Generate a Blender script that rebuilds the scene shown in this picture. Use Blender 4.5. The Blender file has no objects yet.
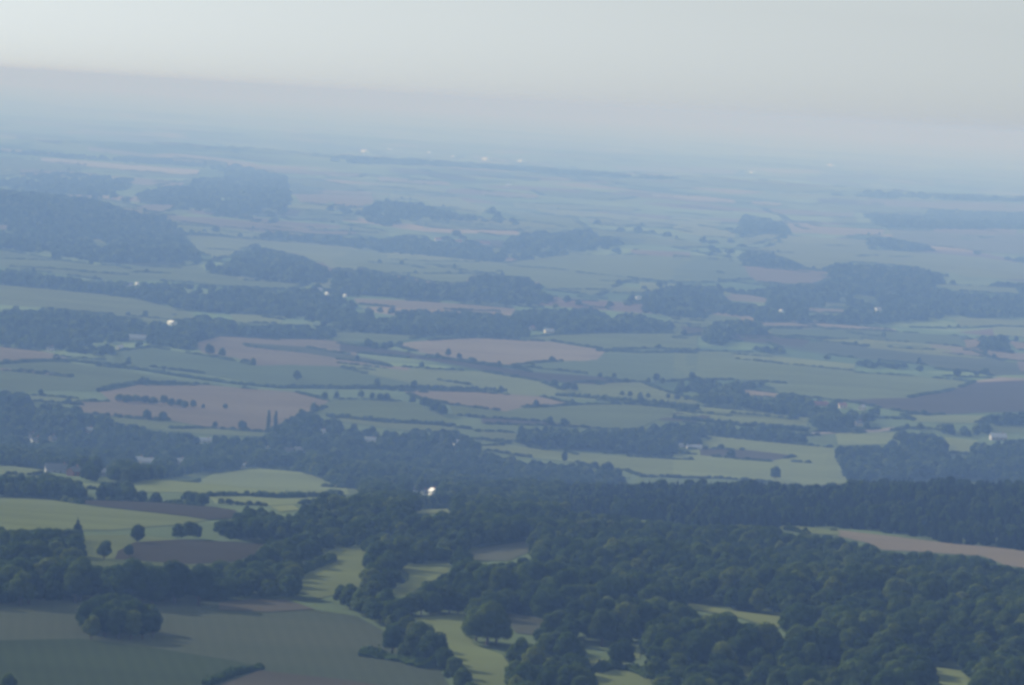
import bpy, math, random
import numpy as np
from mathutils import Matrix, Vector
from mathutils.geometry import delaunay_2d_cdt
R = math.radians
PI = math.pi
SC = bpy.context.scene
C = SC.collection
rng = np.random.default_rng(7)
W, HH = 1024, 685
F = 3840.0
CAMZ = 350.0
PITCH = math.atan(240.5 / 3840.0)
ROLL = math.atan(65 / 1024.0)
SUN_EL, SUN_AZ = 27.0, -54.0       # azimuth from +Y, minus = left of the view

# ------------------------------------------------------------------ terrain
def S(t):
    t = np.clip(t, 0, 1)
    return t * t * (3 - 2 * t)

def H(x, y):
    x = np.asarray(x, float); y = np.asarray(y, float)
    d = np.sqrt(x * x + y * y)
    h = 135 * (1 - S((y - 1450) / 2400))
    h = h + 7 * np.exp(-((y - 2500) / 300) ** 2) * S((x + 150) / 320)
    h = h + (9 + 24 * S((x - 30) / 360)) * np.exp(-((y - 2780) / 300) ** 2) * S((x + 100) / 330)
    h = h - 16 * np.exp(-((y - 3750) / 500) ** 2)
    near = S((y - 1500) / 800)
    h = h + 2.2 * near * (np.sin(x / 71 + y / 160 + 1) + np.sin(y / 117 - x / 150 + 2))
    a = S((y - 4300) / 5000)
    h = h + a * (10 * np.sin(x / 510 + y / 790 + .6) + 8 * np.sin(y / 610 - x / 900 + 1.9) + 6 * np.sin(x / 340 - y / 1400))
    b = S((y - 13000) / 9000)
    h = h + b * (14 * np.sin(y / 2100 - x / 3300 + 1.2) + 10 * np.sin(y / 1300 + x / 2600))
    h = h + 60 * np.exp(-((y - 9800 - x * .8) / 900) ** 2) * S((-x - 350) / 900)
    h = h + 45 * np.exp(-((y - 17500 - x * .25) / 1500) ** 2)
    # nothing rises behind or beside the viewpoint above the slope the viewer stands over
    h = h + 0 * d
    return h

# ------------------------------------------------------------------ camera maths
cp, sp = math.cos(PITCH), math.sin(PITCH)
fwd = np.array([0, cp, -sp]); right = np.array([1., 0, 0]); up = np.array([0, sp, cp])
cr, sr = math.cos(ROLL), math.sin(ROLL)
cam_x = cr * right + sr * up
cam_u = -sr * right + cr * up
CAM = np.array([0, 0, CAMZ])

def project(x, y, z):
    p = np.stack([np.asarray(x, float), np.asarray(y, float), np.asarray(z, float) - CAMZ], -1)
    d = p @ fwd
    return 512 + F * (p @ cam_x) / d, 342.5 - F * (p @ cam_u) / d

TS = np.concatenate([np.arange(400, 6000, 12.), np.geomspace(6000, 60000, 900)])
def ground_at(px, py):
    """where the line of sight through a picture point meets the ground"""
    d = fwd + cam_x * (px - 512) / F - cam_u * (py - 342.5) / F
    P = CAM + TS[:, None] * d[None, :]
    g = P[:, 2] - H(P[:, 0], P[:, 1])
    k = np.argmax(g < 0)
    if g[k] >= 0:
        return np.array([P[-1, 0], P[-1, 1]])
    t0, t1 = TS[k - 1], TS[k]; g0, g1 = g[k - 1], g[k]
    t = t0 + (t1 - t0) * g0 / (g0 - g1)
    q = CAM + t * d
    return q[:2]

SX = 345 / 1024.0
ORI = {'A': (0, 480), 'B': (340, 480), 'C': (680, 480), 'D': (0, 300), 'E': (340, 300), 'F': (680, 300),
       'G': (0, 120), 'H': (340, 120), 'I': (680, 120)}
def T(tile, pts):
    ox, oy = ORI[tile]
    return [(ox + a * SX, oy + b * SX) for a, b in pts]

def inpoly(px, py, poly):
    r = np.zeros(px.shape, bool)
    n = len(poly)
    for i in range(n):
        x0, y0 = poly[i]; x1, y1 = poly[(i + 1) % n]
        if y0 == y1: continue
        c = ((y0 > py) != (y1 > py)) & (px < (x1 - x0) * (py - y0) / (y1 - y0) + x0)
        r ^= c
    return r

# ------------------------------------------------------------------ tags and linking
def tag(o, label=None, cat=None, group=None, kind=None):
    if label: o['label'] = label
    if cat: o['category'] = cat
    if group: o['group'] = group
    if kind: o['kind'] = kind
    return o

def mesh_from(name, verts, faces, mats, mi=None, smooth=False):
    me = bpy.data.meshes.new(name)
    me.from_pydata([tuple(v) for v in verts], [], [tuple(f) for f in faces])
    for m in mats: me.materials.append(m)
    if mi is not None: me.polygons.foreach_set('material_index', np.asarray(mi, np.int32))
    if smooth: me.polygons.foreach_set('use_smooth', np.ones(len(me.polygons), bool))
    me.update()
    return me

def link(name, me, parent=None, loc=None, rz=0, sc=None):
    o = bpy.data.objects.new(name, me); C.objects.link(o)
    if parent: o.parent = parent
    if loc is not None: o.location = loc
    o.rotation_euler = (0, 0, rz)
    if sc: o.scale = sc
    return o

# ------------------------------------------------------------------ materials
def new_mat(name):
    m = bpy.data.materials.new(name); m.use_nodes = True
    nt = m.node_tree; nt.nodes.clear()
    out = nt.nodes.new('ShaderNodeOutputMaterial')
    return m, nt, out

def col(c): return (c[0], c[1], c[2], 1)

def field_mat(name, c, var=.25, stripe=0.0, sdir=0.0, c2=None, rough=.9):
    m, nt, out = new_mat(name)
    N, L = nt.nodes, nt.links
    b = N.new('ShaderNodeBsdfDiffuse'); b.inputs['Roughness'].default_value = rough
    geo = N.new('ShaderNodeNewGeometry')
    n1 = N.new('ShaderNodeTexNoise'); n1.inputs['Scale'].default_value = .006; n1.inputs['Detail'].default_value = 5
    L.new(geo.outputs['Position'], n1.inputs['Vector'])
    mp = N.new('ShaderNodeMapping'); mp.inputs['Rotation'].default_value = (0, 0, sdir); mp.inputs['Scale'].default_value = (.003, .018, .01)
    L.new(geo.outputs['Position'], mp.inputs['Vector'])
    n2 = N.new('ShaderNodeTexNoise'); n2.inputs['Scale'].default_value = 1; n2.inputs['Detail'].default_value = 3
    L.new(mp.outputs[0], n2.inputs['Vector'])
    w = N.new('ShaderNodeTexWave'); w.inputs['Scale'].default_value = .5; w.inputs['Distortion'].default_value = .3
    mp2 = N.new('ShaderNodeMapping'); mp2.inputs['Rotation'].default_value = (0, 0, sdir + PI / 2); mp2.inputs['Scale'].default_value = (.12, .12, .12)
    L.new(geo.outputs['Position'], mp2.inputs['Vector']); L.new(mp2.outputs[0], w.inputs['Vector'])
    oi = N.new('ShaderNodeObjectInfo')
    a = N.new('ShaderNodeMix'); a.data_type = 'RGBA'
    c2 = c2 or tuple(v * (1 - var) for v in c)
    a.inputs[6].default_value = col(c); a.inputs[7].default_value = col(c2)
    f = N.new('ShaderNodeMath'); f.operation = 'ADD'
    L.new(n1.outputs['Fac'], f.inputs[0]); L.new(n2.outputs['Fac'], f.inputs[1])
    mr = N.new('ShaderNodeMapRange'); mr.inputs[1].default_value = .75; mr.inputs[2].default_value = 1.25
    L.new(f.outputs[0], mr.inputs[0]); L.new(mr.outputs[0], a.inputs[0])
    hsv = N.new('ShaderNodeHueSaturation')
    v1 = N.new('ShaderNodeMath'); v1.operation = 'MULTIPLY_ADD'; v1.inputs[1].default_value = .3; v1.inputs[2].default_value = .85
    L.new(oi.outputs['Random'], v1.inputs[0])
    v2 = N.new('ShaderNodeMath'); v2.operation = 'MULTIPLY_ADD'; v2.inputs[1].default_value = -stripe * .9
    L.new(w.outputs['Fac'], v2.inputs[0]); L.new(v1.outputs[0], v2.inputs[2])
    L.new(v2.outputs[0], hsv.inputs['Value'])
    L.new(a.outputs[2], hsv.inputs['Color']); L.new(hsv.outputs[0], b.inputs['Color'])
    L.new(b.outputs[0], out.inputs[0])
    return m

FM = {
 'lgreen': field_mat('short_pasture', (.215, .25, .095), .22, .04, .3),
 'green':  field_mat('green_crop', (.160, .197, .074), .22, .08, .5),
 'dgreen': field_mat('dark_green_crop', (.080, .106, .050), .25, .08, 1.4),
 'bgreen': field_mat('bluish_green_crop', (.128, .17, .08), .18, .06, .2),
 'ygreen': field_mat('yellowing_crop', (.25, .28, .10), .2, .05, .9),
 'tan':    field_mat('stubble', (.27, .225, .155), .2, .07, .4),
 'pink':   field_mat('reddish_stubble', (.235, .19, .122), .18, .06, .15),
 'pale':   field_mat('bleached_stubble', (.42, .35, .25), .12, .03, .3),
 'dull':   field_mat('thin_stubble_over_soil', (.135, .122, .085), .25, .05, .3),
 'brown':  field_mat('ploughed_soil', (.092, .082, .056), .2, .08, .2),
 'grey':   field_mat('harrowed_grey_soil', (.100, .112, .066), .25, .07, 1.45, c2=(.072, .092, .054)),
 'mix':    field_mat('thin_crop_over_soil', (.15, .15, .10), .2, .06, .3, c2=(.12, .13, .085)),
 'road':   field_mat('dusty_lane', (.38, .34, .27), .1, 0),
}

def ground_mat():
    m, nt, out = new_mat('patchwork_farmland')
    N, L = nt.nodes, nt.links
    b = N.new('ShaderNodeBsdfDiffuse')
    geo = N.new('ShaderNodeNewGeometry')
    mp = N.new('ShaderNodeMapping'); mp.inputs['Rotation'].default_value = (0, 0, .35); mp.inputs['Scale'].default_value = (.0022, .0040, .001)
    L.new(geo.outputs['Position'], mp.inputs['Vector'])
    v = N.new('ShaderNodeTexVoronoi'); v.distance = 'CHEBYCHEV'; v.inputs['Scale'].default_value = 1; v.voronoi_dimensions = '2D'
    L.new(mp.outputs[0], v.inputs['Vector'])
    sep = N.new('ShaderNodeSeparateColor'); L.new(v.outputs['Color'], sep.inputs[0])
    r = N.new('ShaderNodeValToRGB'); r.color_ramp.interpolation = 'CONSTANT'
    cols = [(0, (.10, .15, .065)), (.22, (.065, .105, .055)), (.36, (.135, .185, .08)), (.55, (.04, .07, .035)), (.66, (.2, .165, .115)), (.74, (.11, .15, .075)), (.88, (.11, .085, .075)), (.94, (.12, .16, .07))]
    e = r.color_ramp.elements
    e[0].position, e[0].color = 0, col(cols[0][1])
    e[1].position, e[1].color = cols[1][0], col(cols[1][1])
    for p_, c_ in cols[2:]:
        k = e.new(p_); k.color = col(c_)
    L.new(sep.outputs[0], r.inputs[0])
    n1 = N.new('ShaderNodeTexNoise'); n1.inputs['Scale'].default_value = .01; n1.inputs['Detail'].default_value = 6
    L.new(geo.outputs['Position'], n1.inputs['Vector'])
    # rough pasture close by, patchwork further out
    sx = N.new('ShaderNodeSeparateXYZ'); L.new(geo.outputs['Position'], sx.inputs[0])
    mr = N.new('ShaderNodeMapRange'); mr.inputs[1].default_value = 4200; mr.inputs[2].default_value = 5200
    L.new(sx.outputs[1], mr.inputs[0])
    base = N.new('ShaderNodeMix'); base.data_type = 'RGBA'
    base.inputs[6].default_value = (.085, .115, .055, 1)
    L.new(mr.outputs[0], base.inputs[0]); L.new(r.outputs[0], base.inputs[7])
    hsv = N.new('ShaderNodeHueSaturation')
    q = N.new('ShaderNodeMath'); q.operation = 'MULTIPLY_ADD'; q.inputs[1].default_value = .8; q.inputs[2].default_value = .6
    L.new(n1.outputs['Fac'], q.inputs[0]); L.new(q.outputs[0], hsv.inputs['Value'])
    L.new(base.outputs[2], hsv.inputs['Color']); L.new(hsv.outputs[0], b.inputs['Color'])
    L.new(b.outputs[0], out.inputs[0])
    return m

def leaf_mat(name, c, trans=.5, var=.9):
    m, nt, out = new_mat(name)
    N, L = nt.nodes, nt.links
    oi = N.new('ShaderNodeObjectInfo')
    geo = N.new('ShaderNodeNewGeometry')
    n1 = N.new('ShaderNodeTexNoise'); n1.inputs['Scale'].default_value = .25; n1.inputs['Detail'].default_value = 2
    L.new(geo.outputs['Position'], n1.inputs['Vector'])
    ramp = N.new('ShaderNodeValToRGB')
    e = ramp.color_ramp.elements
    e[0].position = 0; e[0].color = col([v * (1 - var * .6) for v in c])
    e[1].position = 1; e[1].color = (c[0] * 1.9, c[1] * 1.5, c[2] * 1.05, 1)
    k = e.new(.6); k.color = col(c)
    add = N.new('ShaderNodeMath'); add.operation = 'MULTIPLY_ADD'; add.inputs[1].default_value = .6; 
    L.new(oi.outputs['Random'], add.inputs[0])
    sub = N.new('ShaderNodeMath'); sub.operation = 'MULTIPLY'; sub.inputs[1].default_value = .5
    L.new(n1.outputs['Fac'], sub.inputs[0]); L.new(sub.outputs[0], add.inputs[2])
    L.new(add.outputs[0], ramp.inputs[0])
    d = N.new('ShaderNodeBsdfDiffuse'); t = N.new('ShaderNodeBsdfTranslucent'); mx = N.new('ShaderNodeMixShader')
    mx.inputs[0].default_value = trans
    L.new(ramp.outputs[0], d.inputs[0]); L.new(ramp.outputs[0], t.inputs[0])
    L.new(d.outputs[0], mx.inputs[1]); L.new(t.outputs[0], mx.inputs[2])
    L.new(mx.outputs[0], out.inputs[0])
    return m

def plain_mat(name, c, rough=.7, spec=.3, noise=.15, scale=1.0):
    m, nt, out = new_mat(name)
    N, L = nt.nodes, nt.links
    b = N.new('ShaderNodeBsdfPrincipled'); b.inputs['Roughness'].default_value = rough
    b.inputs['Specular IOR Level'].default_value = spec
    tc = N.new('ShaderNodeTexCoord'); n = N.new('ShaderNodeTexNoise'); n.inputs['Scale'].default_value = scale; n.inputs['Detail'].default_value = 4
    L.new(tc.outputs['Object'], n.inputs['Vector'])
    a = N.new('ShaderNodeMix'); a.data_type = 'RGBA'
    a.inputs[6].default_value = col([v * (1 - noise) for v in c]); a.inputs[7].default_value = col([min(1, v * (1 + noise)) for v in c])
    L.new(n.outputs['Fac'], a.inputs[0]); L.new(a.outputs[2], b.inputs['Base Color'])
    L.new(b.outputs[0], out.inputs[0])
    return m

LEAF = leaf_mat('broad_leaves', (.048, .082, .021))
LEAF2 = leaf_mat('paler_broad_leaves', (.082, .122, .028))
NEEDLE = leaf_mat('needles', (.020, .036, .022), .12)
BARK = plain_mat('bark', (.09, .07, .05), .95, .1, .3, 2)

# ------------------------------------------------------------------ ground sheet
def build_ground():
    ang = np.concatenate([np.linspace(-80, -14, 24), np.linspace(-13, 13, 150), np.linspace(14, 80, 24)])
    rr = np.concatenate([np.linspace(20, 1500, 30), np.arange(1525, 5000, 25.), np.geomspace(5000, 85000, 330)])
    A, RR = np.meshgrid(np.radians(ang), rr)
    x = RR * np.sin(A); y = RR * np.cos(A)
    z = H(x, y)
    # the hillside under the viewpoint
    z = z + 215 * np.exp(-(RR / 420) ** 2) * .7
    n, k = x.shape
    v = np.stack([x, y, z], -1).reshape(-1, 3)
    idx = np.arange(n * k).reshape(n, k)
    f = np.stack([idx[:-1, :-1], idx[:-1, 1:], idx[1:, 1:], idx[1:, :-1]], -1).reshape(-1, 4)
    me = mesh_from('ground', v.tolist(), f[:, ::-1].tolist(), [ground_mat()], smooth=True)
    o = link('ground', me)
    tag(o, 'patchwork of farmland spreading to the hazy horizon', None, None, 'structure')
build_ground()

# ------------------------------------------------------------------ fields
FIELDS = []     # (kind, px polygon, open?, layer)
FIELD_N = 0
def field(kind, poly, label=None, layer=0, opened=True, top=True):
    """a field lying on the ground; corners were read off the picture and set down where the sight lines meet the land"""
    global FIELD_N
    poly = [(a, min(b, 760)) for a, b in poly]
    FIELDS.append((kind, poly, opened))
    P = [ground_at(a, b) for a, b in poly]
    pts = []
    for i in range(len(P)):
        a, b = P[i], P[(i + 1) % len(P)]
        d = max(30., .012 * np.hypot(*a))
        n = max(1, int(np.hypot(*(b - a)) / d))
        for k in range(n):
            pts.append(a + (b - a) * k / n)
    pts = np.array(pts)
    dmean = np.hypot(*pts.mean(0))
    s = max(28., .010 * dmean)
    x0, y0 = pts.min(0); x1, y1 = pts.max(0)
    s = max(s, math.sqrt(max((x1 - x0) * (y1 - y0), 1) / 5000))
    gx, gy = np.meshgrid(np.arange(x0 + s / 2, x1, s), np.arange(y0 + s / 2, y1, s))
    gx = gx.ravel(); gy = gy.ravel()
    inside = inpoly(gx, gy, [tuple(p) for p in pts])
    n0 = len(pts)
    allp = np.concatenate([pts, np.stack([gx[inside], gy[inside]], -1)])
    cen = allp.mean(0)
    co = [Vector((float(a - cen[0]), float(b - cen[1]))) for a, b in allp]
    vo, eo, fo, *_ = delaunay_2d_cdt(co, [], [list(range(n0))], 2, 1e-3)
    if not fo: return
    vx = np.array([[v.x, v.y] for v in vo])
    X = vx[:, 0] + cen[0]; Y = vx[:, 1] + cen[1]
    off = .10 + .22 * layer + (FIELD_N % 7) * .02 + .6e-4 * dmean
    Z = H(X, Y) + off
    FIELD_N += 1
    z0 = float(Z.mean())
    me = mesh_from('field', np.stack([vx[:, 0], vx[:, 1], Z - z0], -1).tolist(), fo, [FM[kind]], smooth=True)
    o = link('field', me, None, (cen[0], cen[1], z0))
    tag(o, label, None, None, 'structure')

# --- nearest ground (bottom of the photograph)
BIGF = [(1060, 405), (1160, 460), (1240, 510), (1300, 560), (1350, 640), (1400, 760), (1300, 900), (-100, 900), (-60, 600)]
FIELDS.append(('grey', T('A', [(-60, 388), (120, 378), (250, 372), (400, 378), (620, 388), (930, 385)] + BIGF), True))
field('grey', T('A', [(-60, 345), (120, 335), (250, 332), (400, 340), (620, 350), (700, 375), (930, 385), (1060, 405), (1160, 460), (1240, 510), (1300, 560), (1350, 640), (1400, 760), (1300, 900), (-100, 900), (-60, 600)]), 'large grey brown field around the dark copse', 0, False)
field('dgreen', T('A', [(-60, 480), (240, 474), (420, 495), (540, 515), (700, 540), (768, 557), (700, 585), (620, 615), (500, 700), (-60, 760)]), 'dark green corner of the field below the dark copse', 1)
field('dull', T('A', [(650, 366), (740, 357), (850, 358), (935, 386), (800, 394), (650, 388)]), 'reddish bare patch against the edge of the wood', 1)
field('dull', T('A', [(770, 570), (1040, 600), (1340, 650), (1300, 900), (500, 900), (560, 690), (660, 612)]), 'brown stubble beyond the short thick hedge', 2)
field('lgreen', T('A', [(-70, 50), (150, 60), (420, 95), (620, 120), (540, 132), (330, 150), (200, 150), (-60, 150)]), 'bright pasture above the left hand trees')
field('brown', T('A', [(170, 60), (330, 63), (500, 70), (640, 83), (700, 92), (700, 115), (620, 120), (420, 94), (240, 72)]), 'thin brown ploughed strip along the bright pasture', 1)
field('lgreen', T('A', [(240, 165), (400, 165), (540, 180), (440, 190), (400, 195), (350, 215), (340, 236), (270, 240), (240, 215)]), 'small bright meadow behind the left wood')
field('brown', T('A', [(400, 187), (540, 178), (790, 192), (785, 215), (690, 245), (560, 252), (340, 237), (350, 213)]), 'brown ploughed patch behind the left wood', 1)
field('green', T('A', [(268, 234), (340, 235), (560, 250), (640, 250), (560, 268), (280, 265)]), 'narrow green verge below the brown patch', 0, False)
field('lgreen', [(297, 572), (310, 563), (333, 549), (366, 548), (368, 565), (359, 588), (345, 593), (318, 599), (298, 592)], 'sunlit meadow in a gap of the wood, its left side shaded')
field('lgreen', T('B', [(170, 255), (340, 248), (352, 268), (260, 305), (190, 350), (148, 332), (205, 300), (205, 280)]), 'sunlit clearing right of the small meadow')
field('mix', T('B', [(358, 222), (440, 200), (560, 183), (582, 205), (500, 240), (400, 240)]), 'brownish green clearing below the wooded ridge')
field('lgreen', T('B', [(196, 414), (330, 400), (372, 400), (362, 440), (400, 492), (480, 520), (500, 545), (500, 600), (480, 680), (400, 640), (340, 530), (290, 470), (230, 430)]), 'long light green meadow below the wood')
field('mix', T('B', [(498, 398), (610, 410), (580, 462), (520, 455), (505, 430)]), 'small pale clearing beside the big round tree')
field('lgreen', T('B', [(735, 528), (800, 533), (905, 560), (940, 640), (720, 640), (760, 580)]), 'light green paddock under the spreading tree')
field('lgreen', T('B', [(690, 478), (722, 480), (722, 500), (695, 500)]))
field('lgreen', T('B', [(868, 492), (892, 492), (890, 532), (868, 532)]))
field('lgreen', T('B', [(598, 528), (622, 530), (625, 556), (600, 556)]))
field('ygreen', [(681, 604), (700, 606), (735, 612), (784, 618), (787, 628), (770, 628), (735, 617), (690, 610)], 'narrow pale glade crossing the wood', 1)
field('tan', [(805, 622), (824, 622), (824, 631), (806, 631)])
field('ygreen', [(828, 660), (842, 658), (846, 668), (832, 676)])
field('lgreen', [(732, 665), (755, 668), (752, 678), (733, 673)])
field('lgreen', T('C', [(725, 555), (790, 560), (850, 572), (900, 640), (800, 640), (728, 585)]), 'small light green paddock low in the wood')
field('lgreen', T('C', [(290, 136), (340, 138), (470, 153), (475, 166), (380, 160), (300, 148)]), 'bright grassy end of the bare strip', 1)
field('tan', T('C', [(455, 148), (600, 165), (800, 189), (930, 199), (1110, 226), (1110, 280), (960, 252), (900, 227), (700, 213), (600, 208), (560, 188), (470, 168)]), 'long reddish bare strip between two bands of wood')
# --- middle distance
field('green', T('B', [(-40, 22), (60, 28), (66, 42), (0, 45), (-40, 40)]))
field('ygreen', T('B', [(215, 88), (345, 83), (340, 95), (220, 100)]))
field('lgreen', T('D', [(375, 548), (640, 513), (780, 501), (900, 512), (1030, 560), (1040, 578), (960, 584), (760, 584), (620, 575), (400, 570)]), 'broad pasture below the village trees')
field('lgreen', T('D', [(620, 584), (950, 588), (940, 604), (780, 612), (640, 605)]), 'strip of pasture below the round copse')
field('ygreen', T('A', [(800, 80), (870, 75), (890, 90), (830, 96)]), None, 1)
field('lgreen', T('D', [(-60, 490), (60, 496), (130, 505), (125, 522), (0, 518), (-60, 514)]), 'thin pasture left of the grey roofs')
field('lgreen', T('D', [(245, 545), (300, 546), (300, 562), (250, 562)]))
field('pink', T('D', [(-70, 135), (0, 139), (130, 154), (210, 170), (160, 182), (0, 190), (-70, 186)]), 'reddish strip at the far left')
field('green', T('D', [(-70, 188), (0, 191), (160, 182), (400, 217), (660, 252), (460, 246), (380, 250), (290, 270), (0, 272), (-70, 272)]), 'green field below the curved dark hedge')
field('pink', T('D', [(-70, 198), (0, 203), (210, 225), (200, 229), (0, 209), (-70, 204)]), None, 1)
field('bgreen', T('D', [(170, 168), (330, 180), (350, 152), (450, 140), (560, 158), (700, 183), (760, 196), (1040, 196), (1040, 262), (840, 256), (600, 218), (380, 192)]), 'broad blue green field above the curved hedge')
field('tan', T('D', [(575, 125), (640, 108), (960, 118), (1060, 132), (1060, 200), (760, 196), (700, 172), (600, 158)]), 'tan stubble field with two round trees')
field('grey', T('D', [(720, 128), (900, 140), (1040, 163), (1160, 190), (1160, 200), (1040, 180), (880, 155), (740, 140)]), None, 1)
field('pink', T('D', [(295, 272), (400, 252), (620, 254), (880, 274), (975, 300), (960, 320), (830, 377), (790, 392), (640, 382), (500, 358), (360, 347), (240, 338), (235, 303), (330, 302)]), 'reddish stubble field with a row of bushes')
field('lgreen', T('D', [(320, 348), (360, 350), (500, 361), (640, 384), (790, 393), (780, 406), (620, 400), (400, 378), (330, 368)]), 'thin green verge above the village')
field('green', T('D', [(960, 310), (1000, 296), (1060, 296), (1200, 302), (1345, 360), (1340, 372), (1200, 366), (1040, 352), (930, 337)]), 'green field right of the twin poplars')
field('lgreen', T('D', [(80, 283), (240, 294), (235, 312), (90, 300)]))
field('lgreen', T('E', [(0, 350), (150, 366), (340, 376), (345, 394), (200, 388), (0, 362)]), 'pale margin above the village trees', 1)
field('green', T('E', [(-20, 95), (100, 98), (250, 108), (160, 128), (-20, 122)]))
field('tan', T('E', [(150, 132), (400, 112), (620, 123), (790, 150), (760, 180), (520, 196), (370, 178), (240, 157)]), 'wide tan field beyond the dark brown hedge bank')
field('bgreen', T('E', [(510, 196), (760, 178), (800, 150), (1060, 150), (1060, 235), (900, 245), (700, 226), (560, 213)]), 'blue green field under the wide tan field')
field('green', T('E', [(540, 112), (760, 98), (1060, 96), (1060, 150), (800, 146), (780, 146), (620, 120)]), 'long green field in the middle of the valley')
field('brown', T('E', [(0, 130), (160, 150), (370, 186), (560, 215), (900, 242), (760, 252), (600, 242), (430, 212), (200, 172), (0, 152)]), 'dark brown bank running between two fields', 1)
field('lgreen', T('E', [(0, 178), (190, 200), (430, 214), (600, 244), (660, 268), (650, 290), (500, 282), (300, 263), (100, 225), (0, 200)]), 'long pale green strip in the middle')
field('pink', T('E', [(-20, 176), (210, 203), (200, 211), (-20, 186)]), None, 1)
field('bgreen', T('E', [(-20, 198), (160, 214), (300, 240), (495, 268), (480, 272), (300, 264), (-20, 260)]), 'tapering blue green field ending at a point')
field('pink', T('E', [(180, 267), (420, 274), (600, 288), (700, 312), (540, 320), (490, 332), (330, 312), (230, 292)]), 'reddish stubble strip below the tapering field')
field('green', T('E', [(320, 308), (490, 332), (545, 318), (700, 312), (840, 308), (1060, 330), (1060, 345), (950, 352), (860, 388), (640, 366), (420, 350), (340, 342)]), 'green field above the long tree belt')
field('lgreen', T('E', [(655, 268), (700, 246), (900, 246), (1060, 300), (1060, 326), (840, 303), (640, 292)]), 'light green field behind the dark hedge line')
field('brown', T('E', [(420, 350), (640, 366), (860, 388), (700, 377), (420, 368)]), None, 1)
field('lgreen', T('E', [(415, 390), (525, 395), (522, 415), (425, 420)]))
field('lgreen', T('E', [(420, 430), (520, 432), (640, 450), (860, 466), (1060, 476), (1060, 530), (900, 525), (840, 505), (760, 502), (700, 482), (560, 467), (430, 446)]), 'light green field behind the wooded ridge')
field('brown', T('E', [(950, 342), (1000, 335), (1100, 345), (1090, 362), (950, 358)]))
field('lgreen', T('F', [(-20, 310), (200, 330), (380, 350), (375, 382), (170, 366), (-20, 345)]), 'light green field with dark lines')
field('green', T('F', [(-20, 322), (160, 338), (340, 354), (330, 358), (150, 345), (-20, 330)]), None, 1)
field('green', T('F', [(-20, 150), (220, 156), (520, 190), (520, 216), (700, 226), (870, 243), (760, 276), (680, 292), (470, 300), (300, 278), (250, 242), (150, 237), (-20, 237)]), 'large green field left of the dark ploughed land')
field('lgreen', T('F', [(160, 162), (400, 180), (520, 194), (510, 210), (300, 190), (160, 175)]), None, 1)
field('brown', T('F', [(470, 298), (680, 291), (760, 276), (870, 246), (1100, 240), (1100, 335), (840, 338), (720, 342), (600, 322)]), 'dark brown ploughed field on a rise')
field('lgreen', T('F', [(655, 340), (720, 341), (925, 345), (880, 367), (700, 362)]))
field('road', T('F', [(385, 394), (520, 388), (660, 377), (672, 382), (590, 394), (400, 402)]), None, 2)
field('tan', T('F', [(188, 266), (290, 278), (292, 292), (200, 284)]), None, 1)
field('lgreen', T('F', [(-20, 452), (60, 440), (60, 400), (250, 420), (465, 440), (465, 482), (480, 500), (500, 548), (400, 552), (290, 545), (130, 530), (-20, 528)]), 'pasture behind the ridge with a lone round tree')
field('brown', T('F', [(60, 442), (200, 447), (350, 464), (260, 480), (60, 462)]), None, 1)
field('lgreen', T('F', [(460, 395), (640, 393), (620, 428), (470, 432)]))
field('lgreen', T('F', [(785, 408), (885, 418), (855, 462), (795, 452)]))
field('green', T('F', [(915, 373), (1100, 375), (1100, 395), (925, 393)]))
field('green', T('F', [(-20, 58), (90, 66), (70, 100), (-20, 110)]))
field('tan', T('F', [(250, 66), (420, 70), (640, 88), (640, 94), (400, 82), (250, 78)]), None, 1)
field('bgreen', T('F', [(265, 84), (420, 84), (640, 95), (860, 110), (860, 132), (640, 141), (440, 124), (280, 112)]), 'flat green field around the pale yellow patch')
field('ygreen', T('F', [(405, 117), (500, 117), (640, 130), (560, 140), (430, 126)]), 'pale yellow green patch', 1)
field('grey', T('F', [(260, 126), (440, 126), (640, 143), (870, 150), (960, 182), (1100, 200), (1100, 225), (920, 225), (700, 190), (520, 172), (300, 142)]), 'grey brown field right of centre')
field('pink', T('F', [(843, 118), (892, 116), (892, 145), (850, 143)]), None, 1)
field('pink', T('F', [(965, 122), (1100, 126), (1100, 155), (1000, 148)]), None, 1)
field('pink', T('F', [(1000, 183), (1100, 188), (1100, 214), (1010, 212)]), None, 1)
field('lgreen', T('F', [(808, 54), (1100, 60), (1100, 84), (830, 77)]))
# --- upper left
field('lgreen', T('G', [(-60, 486), (0, 490), (160, 504), (380, 528), (560, 570), (590, 590), (450, 600), (340, 585), (180, 562), (-60, 545)]), 'long pasture above the left village')
field('lgreen', T('G', [(680, 574), (850, 585), (830, 605), (700, 602)]))
field('green', T('G', [(-60, 384), (0, 386), (100, 402), (300, 432), (590, 430), (620, 455), (760, 474), (910, 490), (860, 502), (560, 482), (400, 477), (300, 474), (60, 444), (-60, 430)]), 'broad green field at the foot of the wooded hill')
field('ygreen', T('G', [(268, 353), (300, 356), (320, 372), (290, 370)]), None, 1)
field('lgreen', T('G', [(548, 341), (760, 354), (1060, 378), (1060, 445), (980, 440), (900, 402), (760, 370), (700, 400), (640, 420), (590, 392)]), 'pale green field curving over the small wooded knoll')
field('tan', T('G', [(498, 285), (620, 289), (800, 308), (1060, 330), (1060, 342), (780, 327), (600, 310), (520, 300)]), 'narrow tan stubble strip beyond the wooded hill', 1)
field('green', T('G', [(280, 232), (330, 238), (430, 265), (560, 272), (520, 284), (420, 272)]))
field('tan', T('G', [(405, 256), (520, 252), (520, 262), (420, 270)]), None, 1)
field('pale', T('G', [(120, 112), (200, 118), (380, 134), (592, 148), (590, 160), (400, 152), (250, 136), (130, 124)]), 'pale stubble strip high on the left')
field('green', T('G', [(0, 115), (120, 122), (260, 138), (250, 150), (130, 152), (0, 170)]))
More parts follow.
